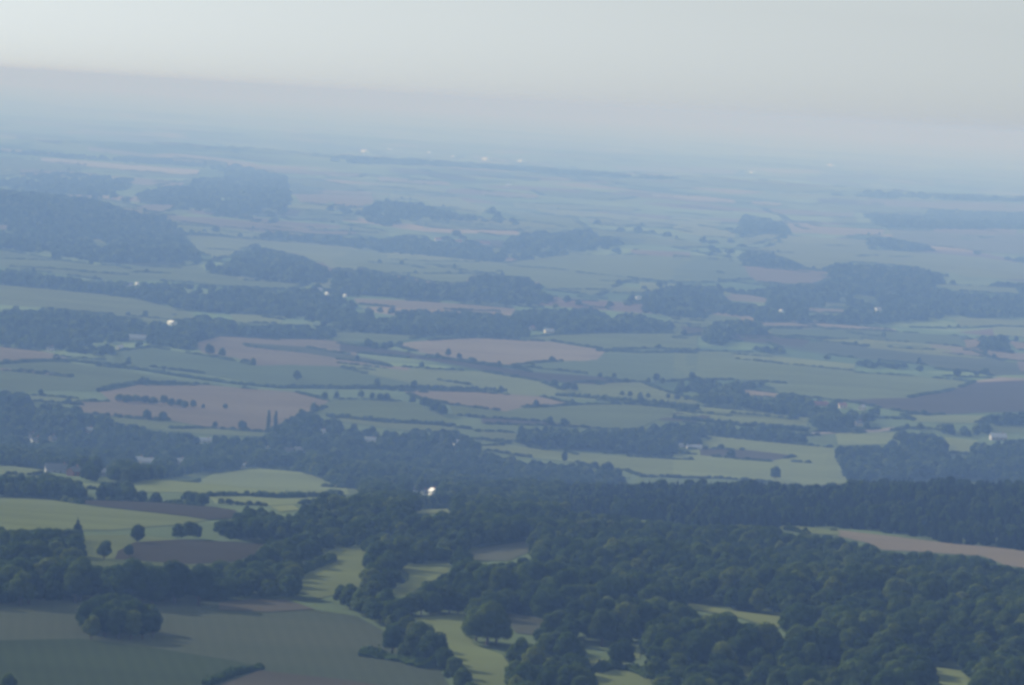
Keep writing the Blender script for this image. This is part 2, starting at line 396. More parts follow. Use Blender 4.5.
field('green', T('G', [(380, 150), (590, 162), (590, 170), (400, 166)]))
field('green', T('G', [(390, 202), (460, 184), (560, 180), (580, 184), (460, 196), (400, 208)]))
field('tan', T('G', [(850, 200), (900, 204), (1060, 214), (1060, 245), (960, 250), (890, 245)]))
field('green', T('G', [(850, 172), (980, 184), (1060, 200), (1060, 210), (900, 200), (850, 195)]))
field('green', T('G', [(835, 285), (900, 262), (915, 280), (1060, 287), (1060, 298), (860, 297)]))
# --- upper centre
field('green', T('H', [(-20, 382), (180, 400), (490, 425), (680, 400), (870, 400), (1040, 408), (1040, 482), (880, 472), (820, 492), (760, 522), (620, 505), (560, 467), (400, 458), (370, 487), (250, 478), (60, 438), (-20, 428)]), 'wide green field beyond the valley woods')
field('tan', T('H', [(40, 530), (200, 536), (350, 546), (520, 560), (520, 572), (340, 564), (155, 556), (50, 545)]), 'tan strip behind the valley trees')
field('lgreen', T('H', [(150, 218), (220, 225), (350, 230), (435, 262), (420, 282), (350, 272), (230, 237), (150, 234)]))
field('ygreen', T('H', [(560, 258), (700, 270), (860, 282), (1040, 300), (1040, 322), (850, 302), (700, 288), (600, 276)]), 'yellowish strip right of the upper centre')
field('green', T('H', [(240, 303), (400, 307), (560, 320), (520, 328), (380, 326), (250, 320)]))
field('green', T('H', [(470, 270), (560, 272), (680, 290), (730, 320), (620, 335), (560, 303)]))
field('green', T('H', [(228, 143), (340, 148), (465, 154), (465, 167), (300, 160)]))
field('tan', T('H', [(110, 168), (320, 184), (330, 196), (120, 182)]))
field('green', T('H', [(770, 172), (1040, 190), (1040, 203), (800, 192)]))
field('pale', T('H', [(925, 221), (1040, 226), (1040, 234), (930, 228)]), None, 1)
field('green', T('H', [(740, 320), (880, 338), (1040, 368), (1040, 386), (860, 362), (750, 335)]))
field('pink', T('H', [(860, 385), (1040, 393), (1040, 410), (870, 400)]), None, 1)
field('tan', T('H', [(-20, 208), (90, 214), (105, 240), (60, 266), (-20, 250)]))
field('green', T('H', [(570, 208), (740, 214), (880, 226), (800, 238), (600, 223)]))
field('green', T('H', [(0, 310), (140, 330), (140, 346), (0, 342)]))
field('green', T('H', [(820, 492), (900, 500), (900, 515), (800, 512)]))
# --- upper right
field('pale', T('I', [(-20, 223), (60, 226), (165, 238), (165, 247), (40, 240), (-20, 232)]), 'pale stubble line high on the right', 1)
field('pale', T('I', [(213, 241), (300, 248), (298, 256), (215, 250)]), None, 1)
field('green', T('I', [(-20, 175), (180, 183), (400, 200), (560, 215), (360, 214), (160, 200), (-20, 190)]))
field('ygreen', T('I', [(-20, 302), (60, 312), (165, 338), (165, 352), (60, 345), (-20, 325)]))
field('green', T('I', [(-20, 352), (60, 365), (75, 378), (-20, 378)]))
field('bgreen', T('I', [(-20, 398), (100, 406), (190, 430), (212, 472), (120, 482), (-20, 482)]))
field('pink', T('I', [(185, 433), (300, 440), (440, 452), (445, 470), (400, 487), (240, 484), (210, 470)]), 'reddish field by the upper right woods')
field('lgreen', T('I', [(190, 388), (300, 362), (420, 355), (560, 354), (560, 385), (760, 395), (900, 408), (1100, 436), (1100, 478), (850, 466), (700, 437), (480, 422), (400, 446), (340, 425), (260, 395)]), 'broad light green field at the upper right')
field('tan', T('I', [(315, 300), (430, 318), (610, 326), (600, 340), (500, 345), (330, 330)]))
field('green', T('I', [(400, 248), (560, 252), (740, 264), (730, 280), (560, 275), (420, 262)]))
field('tan', T('I', [(500, 234), (760, 244), (1100, 255), (1100, 273), (800, 265), (520, 247)]), 'long faint tan strip high on the right')
field('green', T('I', [(750, 487), (880, 492), (1005, 500), (1005, 517), (820, 507)]))
field('tan', T('I', [(120, 513), (200, 520), (262, 530), (260, 544), (150, 537)]))
field('green', T('I', [(425, 544), (500, 547), (496, 556), (430, 555)]))
field('tan', T('I', [(375, 558), (490, 563), (490, 574), (380, 572)]))
field('mix', T('I', [(620, 325), (760, 330), (1100, 340), (1100, 398), (900, 392), (740, 372), (640, 355)]))
field('green', T('I', [(450, 289), (525, 290), (522, 306), (460, 306)]))
field('lgreen', T('I', [(190, 350), (260, 335), (300, 345), (240, 365), (190, 372)]))

# narrow strips of other crops between the named fields, further out
gs = np.random.default_rng(5)
def quiet(cx, cy):
    return not any(inpoly(np.array([cx]), np.array([cy]), q)[0] for k_, q, o_ in BIG)
BIG = [f for f in FIELDS if f[2] and np.array(f[1])[:, 1].max() < 480]
for k in range(120):
    cy_ = 135 + 190 * gs.random() ** 1.3; cx_ = gs.uniform(-10, 1034); cy_ += (cx_ - 512) * .06
    if cy_ < 110 + cx_ * .062: continue
    if not quiet(cx_, cy_): continue
    dz = max(8, cy_ - (68 + cx_ * .0635))
    wd = gs.uniform(22, 75); th = dz * gs.uniform(.012, .03) + .6; sl = gs.uniform(.03, .13)
    sk = gs.uniform(-8, 8)
    field(['green', 'lgreen', 'tan', 'lgreen', 'ygreen', 'bgreen', 'dull', 'dgreen', 'tan', 'brown'][int(gs.integers(0, 10))],
          [(cx_ - wd, cy_ - th - sl * wd), (cx_ + sk, cy_ - th), (cx_ + wd, cy_ - th * .7 + sl * wd), (cx_ + wd * .9, cy_ + th + sl * wd), (cx_ - sk, cy_ + th * 1.2), (cx_ - wd * .95, cy_ + th - sl * wd)], None, 1, False)

# ------------------------------------------------------------------ crowns
def ico(sub):
    import bmesh
    bm = bmesh.new(); bmesh.ops.create_icosphere(bm, subdivisions=sub, radius=1)
    v = np.array([x.co[:] for x in bm.verts]); f = [[q.index for q in p.verts] for p in bm.faces]
    bm.free(); return v, f
ICO1, ICO2 = ico(1), ico(2)

def crown_mesh(name, seed, r=6.0, z0=3.0, h=11.0, lobes=11, quads=1500, qs=(.55, 1.1), mat=LEAF, shape='round', core=ICO2):
    g = np.random.default_rng(seed)
    cs, rs = [], []
    if shape == 'round':
        cs.append([0, 0, z0 + h * .45]); rs.append(r * .70)
        for k in range(lobes):
            a = 2 * PI * k * .618 + g.uniform(-.3, .3); t = (k + .5) / lobes
            zz = z0 + h * (.22 + .60 * t)
            rad = r * (.62 - .45 * max(0, t - .35)) * g.uniform(.8, 1.1)
            cs.append([rad * math.cos(a), rad * math.sin(a), zz]); rs.append(r * g.uniform(.30, .46))
        cs.append([g.uniform(-1, 1), g.uniform(-1, 1), z0 + h * .80]); rs.append(r * .42)
    elif shape == 'poplar':
        n = 9
        for k in range(n):
            t = k / (n - 1)
            cs.append([g.uniform(-.3, .3), g.uniform(-.3, .3), z0 + h * (.06 + .88 * t)]); rs.append(r * (.65 + .55 * math.sin(PI * min(1, t * .9 + .15))) * .75)
    else:  # conifer
        n = 8
        for k in range(n):
            t = k / (n - 1)
            rr = r * (1 - t) ** .8 * .62 + .35
            m = 3 if k < 5 else 1
            for j in range(m):
                a = j * 2.1 + k
                o = rr * .5 if m > 1 else 0
                cs.append([o * math.cos(a), o * math.sin(a), z0 + h * (.05 + .9 * t)]); rs.append(rr * .8)
    cs = np.array(cs); rs = np.array(rs)
    V, Fc = [], []
    def add(v, f):
        b = len(V); V.extend(v.tolist()); Fc.extend([[i + b for i in q] for q in f])
    bv, bf = core
    for c, q in zip(cs, rs):
        nz = 1 + g.uniform(-.14, .10, len(bv))
        add(bv * q * .90 * nz[:, None] * np.array([1, 1, .92]) + c, bf)
    # leaf clumps over the surface of the lobes
    w = rs ** 2 / (rs ** 2).sum()
    k = g.choice(len(cs), quads * 2, p=w)
    n = g.normal(size=(quads * 2, 3)); n /= np.linalg.norm(n, axis=1)[:, None]
    p = cs[k] + n * rs[k][:, None] * g.uniform(.9, 1.10, quads * 2)[:, None]
    inside = np.zeros(len(p), bool)
    for c, q in zip(cs, rs):
        inside |= np.linalg.norm(p - c, axis=1) < q * .86
    p = p[~inside][:quads]; n = n[~inside][:quads]
    m = len(p)
    nn = n + g.normal(scale=.33, size=(m, 3)); nn /= np.linalg.norm(nn, axis=1)[:, None]
    t = np.cross(nn, g.normal(size=(m, 3))); t /= np.linalg.norm(t, axis=1)[:, None]
    b = np.cross(nn, t)
    s = g.uniform(*qs, m)[:, None]; s2 = s * g.uniform(.5, .9, m)[:, None]
    q = np.stack([p - t * s * .5, p + b * s2 * .5, p + t * s * .5, p - b * s2 * .5], 1).reshape(-1, 3)
    add(q, np.arange(m * 4).reshape(-1, 4).tolist())
    return mesh_from(name, V, Fc, [mat])

def trunk_mesh(name, seed, r0=.45, top=7.0, limbs=6):
    g = np.random.default_rng(seed)
    V, Fc = [], []
    def tube(pts, rad, n=7):
        b0 = len(V)
        for i, p in enumerate(pts):
            d = np.array(pts[min(i + 1, len(pts) - 1)]) - np.array(pts[max(i - 1, 0)]); d = d / np.linalg.norm(d)
            a = np.cross(d, [.3, .9, .1]); a /= np.linalg.norm(a); c = np.cross(d, a)
            for k in range(n):
                t = 2 * PI * k / n
                V.append((np.array(p) + rad[i] * (math.cos(t) * a + math.sin(t) * c)).tolist())
        for i in range(len(pts) - 1):
            for k in range(n):
                Fc.append([b0 + i * n + k, b0 + i * n + (k + 1) % n, b0 + (i + 1) * n + (k + 1) % n, b0 + (i + 1) * n + k])
    tube([(0, 0, -.8), (0, 0, .3), (.05, 0, top * .4), (.1, .1, top * .7), (0, .1, top)], [r0 * 1.5, r0 * 1.1, r0 * .85, r0 * .6, r0 * .35])
    for k in range(limbs):
        a = k * 2.4 + g.uniform(-.3, .3); z = top * g.uniform(.35, .8); l = g.uniform(2, 3.6)
        tube([(0, 0, z), (l * .5 * math.cos(a), l * .5 * math.sin(a), z + l * .35), (l * math.cos(a), l * math.sin(a), z + l * .9)], [r0 * .4, r0 * .28, r0 * .12], 5)
    return mesh_from(name, V, Fc, [BARK], smooth=True)

# close trees (finer) and far trees (coarser), all about 14 m tall at scale 1
NEAR = [crown_mesh('crown', 20 + i, r=r_, z0=2.0, h=12, lobes=l, quads=2600, qs=(.45, .95), mat=m)
        for i, (r_, l, m) in enumerate([(6.6, 12, LEAF), (5.8, 10, LEAF2), (7.2, 14, LEAF), (5.2, 9, LEAF), (6.4, 13, LEAF2)])]
NEARCON = [crown_mesh('crown', 40 + i, r=4.0, z0=1, h=12.5, quads=1500, qs=(.5, 1.0), mat=NEEDLE, shape='con', core=ICO1) for i in range(3)]
POPLAR = crown_mesh('crown', 50, r=2.4, z0=1.5, h=21, quads=1400, qs=(.5, 1.0), mat=LEAF, shape='poplar')
FAR = [crown_mesh('far_crown', 60 + i, r=6.4, z0=.6, h=13, lobes=7, quads=420, qs=(.9, 1.7), mat=m, core=ICO1) for i, m in enumerate([LEAF, LEAF2, LEAF])]
TRUNKS = [trunk_mesh('trunk', 5), trunk_mesh('trunk', 6)]

def tree(x, y, h, name='broadleaf_tree', label=None, group=None, kind='round', wide=1.0, i=None):
    z = float(H(x, y))
    r = bpy.data.objects.new(name, None); C.objects.link(r)
    r.location = (x, y, z - .1); r.rotation_euler = (0, 0, rng.uniform(0, 2 * PI))
    r.empty_display_size = 2
    s = h / 14.0
    if kind == 'round':
        me = NEAR[int(rng.integers(0, 5)) if i is None else i]; sc = (s * wide, s * wide, s); tr = TRUNKS[int(rng.integers(0, 2))]
    elif kind == 'con':
        s = h / 16.0; me = NEARCON[int(rng.integers(0, 3))]; sc = (s * wide, s * wide, s); tr = TRUNKS[0]
    else:
        s = h / 23.0; me = POPLAR; sc = (s * wide, s * wide, s); tr = TRUNKS[1]
    r.scale = sc
    link('crown', me, r); link('trunk', tr, r)
    tag(r, label, 'tree', group)
    return r

# ------------------------------------------------------------------ houses
MW = {k: plain_mat(k + '_wall', c, .8, .2, .08, .6) for k, c in {'white': (.80, .79, .75), 'cream': (.62, .56, .44), 'brick': (.32, .16, .11), 'grey': (.36, .36, .36)}.items()}
MR = {k: plain_mat(k + '_roof', c, r_, .4, .12, .8) for k, (c, r_) in {'slate': ((.16, .17, .19), .55), 'red': ((.34, .15, .10), .7), 'white': ((.78, .78, .76), .35), 'metal': ((.55, .57, .60), .35)}.items()}
GLASSM = plain_mat('window_glass', (.05, .06, .08), .1, .6, .05)
DOORM = plain_mat('painted_door', (.12, .16, .14), .5, .4, .1)
FRAMEM = plain_mat('white_frame', (.75, .75, .72), .5, .4, .05)
HOUSES_PX = []

def box(V, Fc, x0, x1, y0, y1, z0, z1):
    b = len(V)
    V += [(x0, y0, z0), (x1, y0, z0), (x1, y1, z0), (x0, y1, z0), (x0, y0, z1), (x1, y0, z1), (x1, y1, z1), (x0, y1, z1)]
    Fc += [(b, b + 3, b + 2, b + 1), (b + 4, b + 5, b + 6, b + 7), (b, b + 1, b + 5, b + 4), (b + 1, b + 2, b + 6, b + 5), (b + 2, b + 3, b + 7, b + 6), (b + 3, b, b + 4, b + 7)]

def house(px, py, l, w, hw, rot, wall, roof, label, name='house', cat='house', group=None, shed=False):
    """gabled building: walls, pitched roof, chimney, windows and a door, each its own part"""
    q = ground_at(px, py)
    x, y = float(q[0]), float(q[1])
    HOUSES_PX.append((px, py, l * F / y * .5, (hw + w * .3) * F / y))
    r = bpy.data.objects.new(name, None); C.objects.link(r)
    r.location = (x, y, float(H(x, y)) + .1); r.rotation_euler = (0, 0, R(rot))
    tag(r, label, cat, group)
    L, Wd = l / 2, w / 2
    rh = w * (.22 if shed else .42)
    V = [(-L, -Wd, -1), (L, -Wd, -1), (L, Wd, -1), (-L, Wd, -1), (-L, -Wd, hw), (L, -Wd, hw), (L, Wd, hw), (-L, Wd, hw), (-L, 0, hw + rh), (L, 0, hw + rh)]
    Fc = [(0, 1, 5, 4), (1, 2, 6, 9, 5), (2, 3, 7, 6), (3, 0, 4, 8, 7)]
    link('wall', mesh_from('wall', V, Fc, [MW[wall]]), r)
    o, t = .5, .22
    sl = rh / Wd
    V, Fc = [], []
    for sg in (-1, 1):
        b = len(V)
        e = (Wd + o) * sg; ze = hw - sl * o
        V += [(-L - o, 0, hw + rh + .05), (L + o, 0, hw + rh + .05), (L + o, e, ze + .05), (-L - o, e, ze + .05)]
        V += [(-L - o, 0, hw + rh + .05 + t), (L + o, 0, hw + rh + .05 + t), (L + o, e, ze + .05 + t), (-L - o, e, ze + .05 + t)]
        Fc += [(b + 4, b + 5, b + 6, b + 7), (b, b + 3, b + 2, b + 1), (b + 3, b + 7, b + 6, b + 2), (b, b + 4, b + 7, b + 3), (b + 1, b + 2, b + 6, b + 5)]
    rf = link('roof', mesh_from('roof', V, Fc, [MR[roof]]), r)
    if not shed:
        V, Fc = [], []
        box(V, Fc, L * .55, L * .55 + .9, -.45, .45, hw + rh - .6, hw + rh + 1.5)
        link('chimney', mesh_from('chimney', V, Fc, [MW['brick']]), rf)
    n = max(2, int(l / 4)) if not shed else max(2, int(l / 9))
    for sg in (-1, 1):
        for k in range(n):
            cx = -L + (k + .5) * l / n
            floors = (1.0, 3.4) if hw > 4.5 and not shed else (1.0,)
            for zf in floors:
                if k == n // 2 and zf == 1.0 and sg == -1: continue
                V, Fc = [], []
                ww = .55 if not shed else 1.6
                a0, a1 = sorted((sg * (Wd - .02), sg * (Wd + .07)))
                box(V, Fc, cx - ww - .1, cx + ww + .1, a0, a1, zf - .1, zf + 1.3)
                wn = link('window', mesh_from('window', V, Fc, [FRAMEM]), r)
                V, Fc = [], []
                a0, a1 = sorted((sg * (Wd + .03), sg * (Wd + .09)))
                box(V, Fc, cx - ww, cx + ww, a0, a1, zf, zf + 1.2)
                link('pane', mesh_from('pane', V, Fc, [GLASSM]), wn)
    V, Fc = [], []
    cx = -L + (n // 2 + .5) * l / n
    dw = .5 if not shed else 2.2
    box(V, Fc, cx - dw, cx + dw, -Wd - .08, -Wd + .02, -.1, 2.1 if not shed else 3.2)
    link('door', mesh_from('door', V, Fc, [DOORM]), r)

# px, py of the foot of the front wall, length, width, wall height, turn, wall, roof, label
HS = [
 (433, 495, 9, 7, 4.5, -62, 'white', 'white', 'brightest white house, tall gable among trees below the valley village'),
 (424, 495, 8, 6, 3.0, 62, 'white', 'slate', 'low white annex touching the left of the brightest white house'),
 (413, 493, 9, 7, 4.0, 15, 'white', 'slate', 'small white house just left of the brightest gabled house'),
 (137, 285, 10, 6, 3.5, -62, 'white', 'metal', 'white farm building in trees below the wooded hill on the left'),
 (130, 286, 12, 9, 5, 10, 'cream', 'slate', 'small cream house beside the white farm building under the hill'),
 (137, 340, 34, 14, 4, 12, 'cream', 'metal', 'long pale roofed building at the front of the upper left trees'),
 (35, 443, 14, 8, 5, 40, 'white', 'slate', 'white house among the trees at the far left of the village'),
 (30, 438, 12, 7, 5, 10, 'cream', 'slate', 'cream house behind the white one at the far left of the village'),
 (89, 433, 9, 7, 5, 35, 'cream', 'metal', 'lone cream cottage high in the left village trees'),
 (52, 441, 10, 7, 5, 60, 'cream', 'slate', 'cream cottage between the two left village houses and the lone one'),
 (204, 443, 20, 8, 4, 8, 'white', 'metal', 'long low pale building under the thin green verge'),
 (147, 465, 18, 10, 5, 10, 'grey', 'metal', 'wide grey roofed house in the middle of the village trees'),
 (139, 463, 12, 8, 5, 50, 'grey', 'metal', 'smaller grey house touching the wide grey roofed one'),
 (180, 465, 13, 9, 5, 55, 'grey', 'metal', 'grey gabled house right of the wide grey roofed one'),
 (244, 468, 8, 6, 3.5, 20, 'white', 'metal', 'small bright white house at the top edge of the broad pasture'),
 (57, 473, 26, 12, 5, 14, 'grey', 'slate', 'large grey slate roof right of the thin left pasture'),
 (74, 476, 14, 9, 5, 60, 'brick', 'slate', 'brick house joined to the large grey slate roof'),
 (103, 476, 14, 9, 5, 20, 'grey', 'metal', 'pale grey house at the lower edge of the village'),
 (322, 434, 9, 7, 4, 30, 'white', 'metal', 'white cottage right of the twin poplars'),
 (300, 452, 15, 8, 4, 12, 'grey', 'metal', 'long grey roof below the twin poplars'),
 (269, 450, 8, 6, 5, 75, 'white', 'slate', 'narrow white gable below the twin poplars'),
 (288, 453, 14, 8, 4, 14, 'grey', 'slate', 'dark roofed house left of the long grey roof'),
 (370, 442, 16, 8, 4, 5, 'white', 'metal', 'pale bungalow in the trees right of the village'),
 (458, 445, 14, 9, 4, 20, 'grey', 'metal', 'grey building at the right end of the village trees'),
 (682, 447, 9, 6, 3, 10, 'white', 'metal', 'white shed left of the blue brown strip behind the ridge'),
 (694, 449, 22, 9, 3, 4, 'white', 'metal', 'long low pale shed beside the small white one'),
 (862, 410, 12, 9, 5, 60, 'cream', 'metal', 'cream house at the dark ploughed field'),
 (842, 408, 14, 9, 5, 20, 'cream', 'red', 'cream house with red roof left of the ploughed field'),
 (821, 406, 24, 9, 4, 8, 'brick', 'red', 'long red roofed barn at the corner of the ploughed field'),
 (858, 426, 12, 8, 5, 30, 'cream', 'slate', 'cream house at the end of the dusty lane'),
 (998, 440, 26, 14, 5, 10, 'grey', 'metal', 'blue grey farm shed near the right hand woods'),
 (781, 312, 9, 6, 4, -62, 'white', 'metal', 'bright white house alone in the upper right trees'),
 (878, 311, 16, 10, 6, 30, 'white', 'metal', 'pale house right of the bright white one in the upper trees'),
 (549, 333, 20, 10, 5, 20, 'cream', 'metal', 'cream farmhouse inside the long valley tree belt'),
 (532, 330, 14, 9, 5, 60, 'cream', 'red', 'red roofed farmhouse inside the long valley tree belt'),
 (50, 351, 12, 8, 5, 30, 'white', 'slate', 'white house low in the upper left trees'),
 (120, 350, 12, 8, 5, 50, 'cream', 'metal', 'cream house at the lower edge of the upper left trees'),
 (327, 295, 10, 6, 4, -62, 'white', 'metal', 'white house in the distant trees left of centre'),
 (319, 292, 14, 10, 6, 10, 'cream', 'metal', 'cream house beside the distant white one left of centre'),
 (345, 297, 9, 6, 4, -62, 'white', 'metal', 'white house right of the distant pair left of centre'),
 (438, 241, 22, 14, 6, 10, 'cream', 'red', 'leftmost red roofed house of the distant village'),
 (458, 243, 26, 14, 6, 14, 'cream', 'red', 'middle red roofed house of the distant village'),
 (485, 245, 32, 15, 6, 8, 'cream', 'red', 'rightmost and longest red roof of the distant village'),
 (638, 300, 14, 10, 6, 30, 'white', 'metal', 'pale house in the trees right of the wide green field'),
 (508, 187, 40, 20, 9, 60, 'white', 'white', 'tall white shed far away on the plain'),
]
for t in HS:
    far_ = t[1] < 320
    k_ = .72 if far_ else .72
    house(t[0], t[1], t[2] * k_, t[3] * k_, t[4] * (.7 if far_ else .72), *t[5:8], t[8])
def shed(px, py, l, label): house(px, py, l * .6, l * (.3 if l > 80 else .2), 7, -62, 'white', 'white' if l > 80 else 'metal', label, 'warehouse', 'warehouse', 'white sheds far out on the plain', True)
shed(365, 152, 90, 'leftmost white shed of the row far out on the plain')
shed(390, 150, 60, 'second white shed from the left far out on the plain')
shed(429, 153, 60, 'third white shed from the left far out on the plain')
shed(453, 157, 60, 'white shed in the middle of the far row')
shed(486, 160, 95, 'widest white shed right of the middle of the far row')
shed(521, 162, 90, 'rightmost white shed of the far row')
shed(752, 173, 80, 'lone white shed far out on the right of the plain')
shed(831, 166, 120, 'long faint white shed at the far right of the plain')
house(172, 325, 15, 9, 4, -62, 'white', 'white', 'barn with a steep glaring white roof above the blue green field', 'barn', 'barn', None, True)

# ------------------------------------------------------------------ woods
def cands(y0, y1, s):
    ys = np.arange(y0, y1, s)
    X, Y = [], []
    for y in ys:
        hw = y * .142 + 280
        xs = np.arange(-hw, hw, s)
        X.append(xs + rng.uniform(-.42, .42, len(xs)) * s); Y.append(y + rng.uniform(-.42, .42, len(xs)) * s)
    return np.concatenate(X), np.concatenate(Y)
BANDS = [(1050, 1900, 9.6, .82), (1900, 3300, 7.4, .70), (3300, 5200, 10.5, .85), (5200, 9000, 13.5, 1.0), (9000, 16000, 24, 1.3), (16000, 30000, 50, 1.7)]
CX, CY, CS, CSP = [], [], [], []
for (a, b, s, k) in BANDS:
    x, y = cands(a, b, s)
    CX.append(x); CY.append(y); CS.append(np.full(len(x), k)); CSP.append(np.full(len(x), s))
CX = np.concatenate(CX); CY = np.concatenate(CY); CS = np.concatenate(CS); CSP = np.concatenate(CSP)
CZ = H(CX, CY)
CH = 14 * CS * rng.uniform(.66, 1.2, len(CX)) * (1 + .13 * np.sin(CX / 37 + CY / 51) + .13 * np.sin(CY / 29 - CX / 43 + 1))
CH = np.where(CY > 6000, CH * rng.uniform(.6, 1.25, len(CX)), CH)
P0 = project(CX, CY, CZ); P4 = project(CX, CY, CZ + CH * .4); P8 = project(CX, CY, CZ + CH * .78); P10 = project(CX, CY, CZ + CH)
TRUEX = P0[0].copy()
def beyond(P):
    # the land goes on past both ends of the mapped part: its woods repeat there in reverse
    x = np.where(P[0] < -12, -24 - P[0], P[0]); x = np.where(x > 1036, 2072 - x, x)
    return x, P[1]
P0, P4, P8, P10 = beyond(P0), beyond(P4), beyond(P8), beyond(P10)
# seen from the viewpoint?
vis = np.ones(len(CX), bool)
for t in np.linspace(.35, .985, 48):
    zz = CAMZ + (CZ + CH - CAMZ) * t
    vis &= zz > H(CX * t, CY * t) - 6
blocked = np.zeros(len(CX), bool)
def thin_(poly):
    q = np.array(poly); x_, y_ = q[:, 0], q[:, 1]
    ar = abs(np.dot(x_, np.roll(y_, 1)) - np.dot(y_, np.roll(x_, 1))) / 2
    return ar / max(np.ptp(x_), 1) < 16
for kind_, poly, opened in FIELDS:
    if not opened: continue
    bb = np.array(poly); y1 = bb[:, 1].max() + 40
    sel = (P0[1] > bb[:, 1].min() - 2) & (P0[1] < y1) & (P0[0] > bb[:, 0].min() - 4) & (P0[0] < bb[:, 0].max() + 4) & ~blocked
    i = np.where(sel)[0]
    if len(i) == 0: continue
    b = np.zeros(len(i), bool)
    for t in (np.linspace(0, .95, 9) if thin_(poly) else (0, .4, .78)):
        b |= inpoly(P0[0][i] * (1 - t) + P10[0][i] * t, P0[1][i] * (1 - t) + P10[1][i] * t, poly)
    rr = 6 * CH[i] / 14 * F / CY[i] * .5
    b |= inpoly(P4[0][i] - rr, P4[1][i], poly) | inpoly(P4[0][i] + rr, P4[1][i], poly)
    blocked[i[b]] = True
for (xa, xb, ya, yb) in [(458, 514, 622, 705), (600, 642, 648, 694)]:      # nothing grows in front of the big single trees
    blocked |= (P0[0] > xa) & (P0[0] < xb) & (P0[1] > ya) & (P0[1] < yb)
for (hx, hy, hwid, hht) in HOUSES_PX:
    i = (np.abs(P0[0] - hx) < hwid + 2.5) & (P0[1] > hy - .5) & (P10[1] < hy - hht * .35)
    blocked |= i
hole = np.sin(CX / 130 + CY / 310) + np.sin(CX / 61 - CY / 190 + 2) + .8 * np.sin(CX / 33 + CY / 97) + .5 * np.sin(CX / 17 - CY / 41)
blocked |= (CY > 4200) & (hole < -1.15 + .5 * rng.standard_normal(len(CX)))
free = vis & ~blocked
used = np.zeros(len(CX), bool)

WOODS = []
def wood(label, poly, ymin=0, ymax=1e9, species='round', dens=1.0, name='woodland'):
    sel = free & ~used & (CY > ymin) & (CY < ymax)
    i = np.where(sel)[0]
    i = i[inpoly(P0[0][i], P0[1][i], poly) & inpoly(P8[0][i], P8[1][i] + 0.5, poly)]
    if dens < 1: i = i[rng.random(len(i)) < dens]
    used[i] = True
    WOODS.append((name, label, i, species))

def clear(poly):
    i = inpoly(P0[0], P0[1], poly)
    used[i] = True

# the near hill and its foot
RIDGE = [(345, 512), (400, 500), (470, 493), (520, 484), (560, 480), (600, 474), (680, 470), (780, 469), (860, 472), (940, 475), (1060, 480)]
wood('dense dark conifer wood on the crest above the bare strip', RIDGE[4:] + [(1060, 566), (1024, 556), (960, 545), (900, 535), (830, 527), (780, 527), (700, 530), (640, 520), (560, 512)], 1500, 3150, 'mixed')
wood('broadleaf wood covering the slope of the near hill', RIDGE[:6] + [(560, 512), (640, 520), (700, 530), (780, 527), (830, 537), (870, 546), (940, 553), (1060, 575), (1060, 720), (455, 720), (430, 660), (400, 640), (340, 602), (296, 600), (292, 570), (300, 545)], 900, 3150, 'round', .97)
wood('dark wood along the top of the large grey brown field', T('A', [(-60, 92), (60, 95), (110, 120), (210, 140), (262, 165), (245, 200), (290, 240), (280, 262), (540, 268), (570, 245), (690, 230), (790, 192), (850, 185), (1024, 120), (1060, 205), (900, 270), (885, 330), (860, 352), (800, 357), (650, 360), (620, 386), (560, 380), (400, 373), (250, 358), (200, 385), (100, 372), (-60, 382)]), 979, 3909, 'round')
wood('tree belt behind the brown patch on the left', T('A', [(255, 170), (255, 130), (330, 118), (440, 106), (520, 118), (640, 125), (660, 90), (760, 60), (820, 85), (920, 80), (1024, 40), (1080, 30), (1080, 190), (1000, 190), (850, 188), (700, 192), (540, 180), (400, 168)]), 1330, 5060, 'round')
wood('belt of trees above the bright pasture', T('A', [(-60, 55), (-60, -5), (180, -2), (260, 20), (380, 15), (430, 32), (520, 36), (600, 40), (625, 85), (500, 73), (330, 66), (0, 53)]), 1330, 5290, 'round')
wood('round copse at the lower edge of the broad pasture', T('A', [(610, 55), (645, 22), (690, 10), (740, 18), (745, 50), (700, 58)]), 1750, 5290)
wood('village trees filling the left of the valley', [(-20, 403), (20, 408), (35, 402), (80, 408), (110, 415), (140, 421), (190, 428), (255, 431), (280, 424), (314, 411), (350, 412), (390, 418), (455, 430), (485, 446), (530, 455), (575, 460), (620, 474), (640, 482), (600, 492), (520, 500), (470, 507), (400, 515), (345, 520), (345, 495), (300, 470), (262, 468), (215, 474), (130, 485), (80, 482), (40, 470), (-20, 465)], 1819, 5979, 'round', .93)
wood('trees between the thin left pasture and the bright one', [(-20, 476), (45, 474), (80, 484), (130, 484), (130, 500), (60, 498), (-20, 496)], 1819, 5979)
wood('trees at the right foot of the village slope', [(320, 490), (345, 490), (420, 498), (480, 500), (470, 512), (390, 520), (345, 530), (318, 520)], 1610, 5290)
wood('dark clump at the left edge above the village', T('D', [(-60, 238), (0, 238), (75, 248), (95, 312), (60, 332), (-60, 330)]), 2450, 7474)
wood('row of bushes left of the reddish stubble', T('D', [(118, 255), (180, 255), (290, 268), (302, 292), (130, 284)]), 2450, 7474)
wood('bushy row inside the reddish stubble field', T('D', [(325, 342), (325, 308), (352, 300), (390, 318), (390, 348)]), 2450, 7474)
wood('upper left valley wood with scattered houses', [(-20, 303), (40, 302), (70, 308), (100, 314), (140, 317), (175, 312), (200, 315), (240, 322), (285, 325), (335, 328), (337, 344), (285, 338), (215, 337), (195, 352), (150, 345), (118, 352), (110, 358), (84, 354), (44, 351), (-20, 345)], 3150, 9775)
